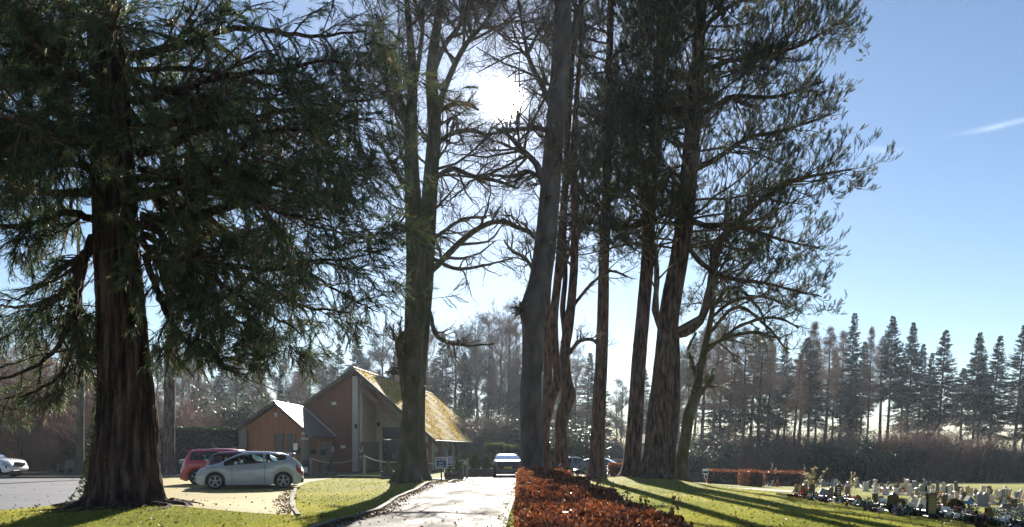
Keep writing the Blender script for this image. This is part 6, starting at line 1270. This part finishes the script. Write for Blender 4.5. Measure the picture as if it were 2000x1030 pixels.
# tall dried stems, a brown clipped bush, bird box, globe lamps, white angel
def stems(px, py, yt, spread, n, label, seed):
    p = G(px, py); k = p[1]/F; h = (py-yt)*k; gg = np.random.default_rng(seed); t = thing('dried_plant', label, 'plant', p); m_ = MB(); K = 6; s = np.linspace(0,1,K); b0 = np.column_stack([gg.normal(0,spread*k*.3,n), gg.normal(0,.15,n), np.zeros(n)]); b1 = np.column_stack([gg.normal(0,spread*k*.55,n)+.1*h, gg.normal(0,.25,n), h*gg.uniform(.6,1,n)])
    pts = b0[:,None]*(1-s)[None,:,None]+b1[:,None]*s[None,:,None]+gg.normal(0,.015,(n,K,3)); m_.tubes(pts, np.full((n,K),.008), 3)
    i = np.repeat(np.arange(n), 14); f = gg.uniform(.45,1,len(i))*(K-1); a = np.clip(f.astype(int),0,K-2); pos = pts[i,a]+(pts[i,a+1]-pts[i,a])*(f-a)[:,None]; m_.bake(*T_leaf, pos, gg.normal(0,.5,(len(i),3))+np.array([.2,0,.8]), gg.uniform(.08,.17,len(i)), m=1, gen=gg); m_.build('stems', [M_twig, M_straw], t, local=True)
M_straw = leafmat('pale dried leaf', [(0,(.16,.15,.07)),(1,(.42,.38,.22))], trans=.4)
stems(1581,968,908,22,14,'tall pale dried stems above the left end of the near graves',1); stems(1662,972,921,8,5,'single tall dried plant behind the brown stone with orange flowers',2); stems(1508,948,902,12,7,'pale dried shrub in front of the square copper hedge end',3)
t = thing('clipped_bush', 'low rounded brown bush among the near graves', 'bush', G(1866,996)); k = G(1866,996)[1]/F; n = 2600; q = norm(gf.normal(size=(n,3))); q[:,2] = np.abs(q[:,2])
MB().bake(*T_leaf, q*np.array([17*k,12*k,20*k])*gf.uniform(.75,1,(n,1)), q+gf.normal(0,.4,(n,3)), gf.uniform(.05,.1,n), gen=gf).build('foliage', leafmat('brown heather', [(0,(.05,.03,.018)),(1,(.16,.10,.05))]), t, local=True)
p = G(1892,1004); k = p[1]/F; t = thing('bird_box', 'bright blue peaked bird box on a post among the graves', 'bird box', p); MB().box((0,0,9*k),(.05,.05,20*k)).build('post', M_darkpost, t, smooth=False, local=True); MB().prism([(-6*k,-.1,19*k),(6*k,-.1,19*k),(6*k,-.1,25*k),(0,-.1,33*k),(-6*k,-.1,25*k)], (0,.2,0)).build('house', plain('blue paint', (.03,.16,.42)), t, smooth=False, local=True); MB().prism([(-7*k,-.13,24*k),(0,-.13,33.5*k),(7*k,-.13,24*k),(7*k,-.13,25.5*k),(0,-.13,35.5*k),(-7*k,-.13,25.5*k)], (0,.26,0)).build('roof', STC['black'], t, smooth=False, local=True)
for px, py, yt, lab in ((1852,1019,999,'white globe garden lamp on a thin stake before the flat white grave'),(1869,1020,1003,'second globe garden lamp right beside the first')):
    p = G(px,py); k = p[1]/F; h = (py-yt)*k; t = thing('garden_lamp', lab, 'lamp', p); MB().tube([(0,0,-.05),(0,0,h-.1)], .012, 6).build('stake', STC['black'], t, local=True); MB().lathe([(.015,h-.13),(.06,h-.1),(.075,h-.05),(.05,h),(.01,h+.01)], S=12).build('globe', STC['white'], t, local=True)
p = G(1965,1030); k = p[1]/F; t = thing('angel_statue', 'small white angel figure with wings among the flowers near the right edge', 'statue', p); h = 26*k
MB().lathe([(h*.24,0),(h*.2,h*.2),(h*.12,h*.5),(h*.15,h*.66),(h*.06,h*.76),(h*.10,h*.84),(h*.1,h*.92),(h*.03,h*1.0)], S=14).build('figure', STC['white'], t, local=True)
for s_ in (-1,1): MB().prism([(s_*h*.1,.03,h*.4),(s_*h*.42,.06,h*.5),(s_*h*.46,.06,h*.85),(s_*h*.2,.05,h*.72)], (0,.03,0)).build('wing', STC['white'], t, smooth=False, local=True)
# square hedge grave group: pot, blue tablet, red and white wreath
near('desk',1499,1503,942,950,'blue','small blue tablet before the square copper hedge end'); flowers(1509,951,10,12,'white','white flowers before the square copper hedge end', n=70); flowers(1519,952,14,14,'red','red wreath before the brown hedge on the lawn edge', n=90); flowers(1481,950,4,14,'bluewhite','thin pale flower column against the square copper hedge end', n=40)
flowers(1356,938,12,8,'white','low white blooms on the lawn edge left of the information sign', n=60); flowers(1366,934,8,12,'white','white blooms beside the information sign', n=50); flowers(1343,936,12,6,'yellow','pale yellow blooms at the foot of the leaning ivy clad oak', n=50)
# far rows: from the photograph, left to right
shp = ['slab','round','slab','ogee','pillar','slab','twin','slab','round','desk','cross']; cl = ['pale','buff','buff','pale','grey','pale','black','buff','brown','black','grey']
cname = {'pale':'pale','grey':'grey','buff':'buff sandstone','black':'black','brown':'brown'}; sname = {'slab':'square topped headstone','round':'round topped headstone','ogee':'shouldered headstone','pillar':'capped pillar','twin':'twin headstone','desk':'low tilted tablet','cross':'stone cross'}
for row, (xa, ya, xb, yb, n, wpx, hpx) in enumerate([(1606,950,1768,957,30,6,11),(1768,957,2004,980,44,7,17),(1690,962,2004,992,34,8,16)]):
    for j in range(n):
        f = np.clip((j+gf.uniform(-1.1,1.1))/(n-1), 0, 1); px, py = xa+(xb-xa)*f, ya+(yb-ya)*f+gf.normal(0,1.8); s_ = shp[int(gf.integers(0,len(shp)))]; c_ = cl[int(gf.integers(0,len(cl)))]
        if row == 2 and px < 1780: s_ = 'desk' if j % 2 else 'slab'; c_ = 'pale'
        p = G(px, py); k = p[1]/F; w_, h_ = wpx*k*gf.uniform(.6,1.35), hpx*k*gf.uniform(.55,1.3)*(.45 if s_ == 'desk' else 1)*(.8 if row == 2 else 1)
        stone(s_, w_, h_, c_, p, gf.normal(0,.25), '%s %s in the %s sunlit row of far graves' % (cname[c_], sname[s_], ('left','back','front')[row]), 'far rows of headstones', side=gf.normal(.05,.05)+(.25 if gf.uniform() < .12 else 0), tilt=gf.normal(-.03,.03), letters=False)
for j in range(64):
    px = gf.uniform(1700, 2000); py = np.interp(px, [1606,1768,2000], [953,960,985])+gf.uniform(-3,9); cc = ['white','orange','pink','yellow','red','lilac'][j % 6]; flowers(px, py, gf.uniform(7,15), gf.uniform(5,9), cc, '%s blooms laid in the far grave rows' % cc, n=36, grp='flowers on the far graves', size=(.07,.12))
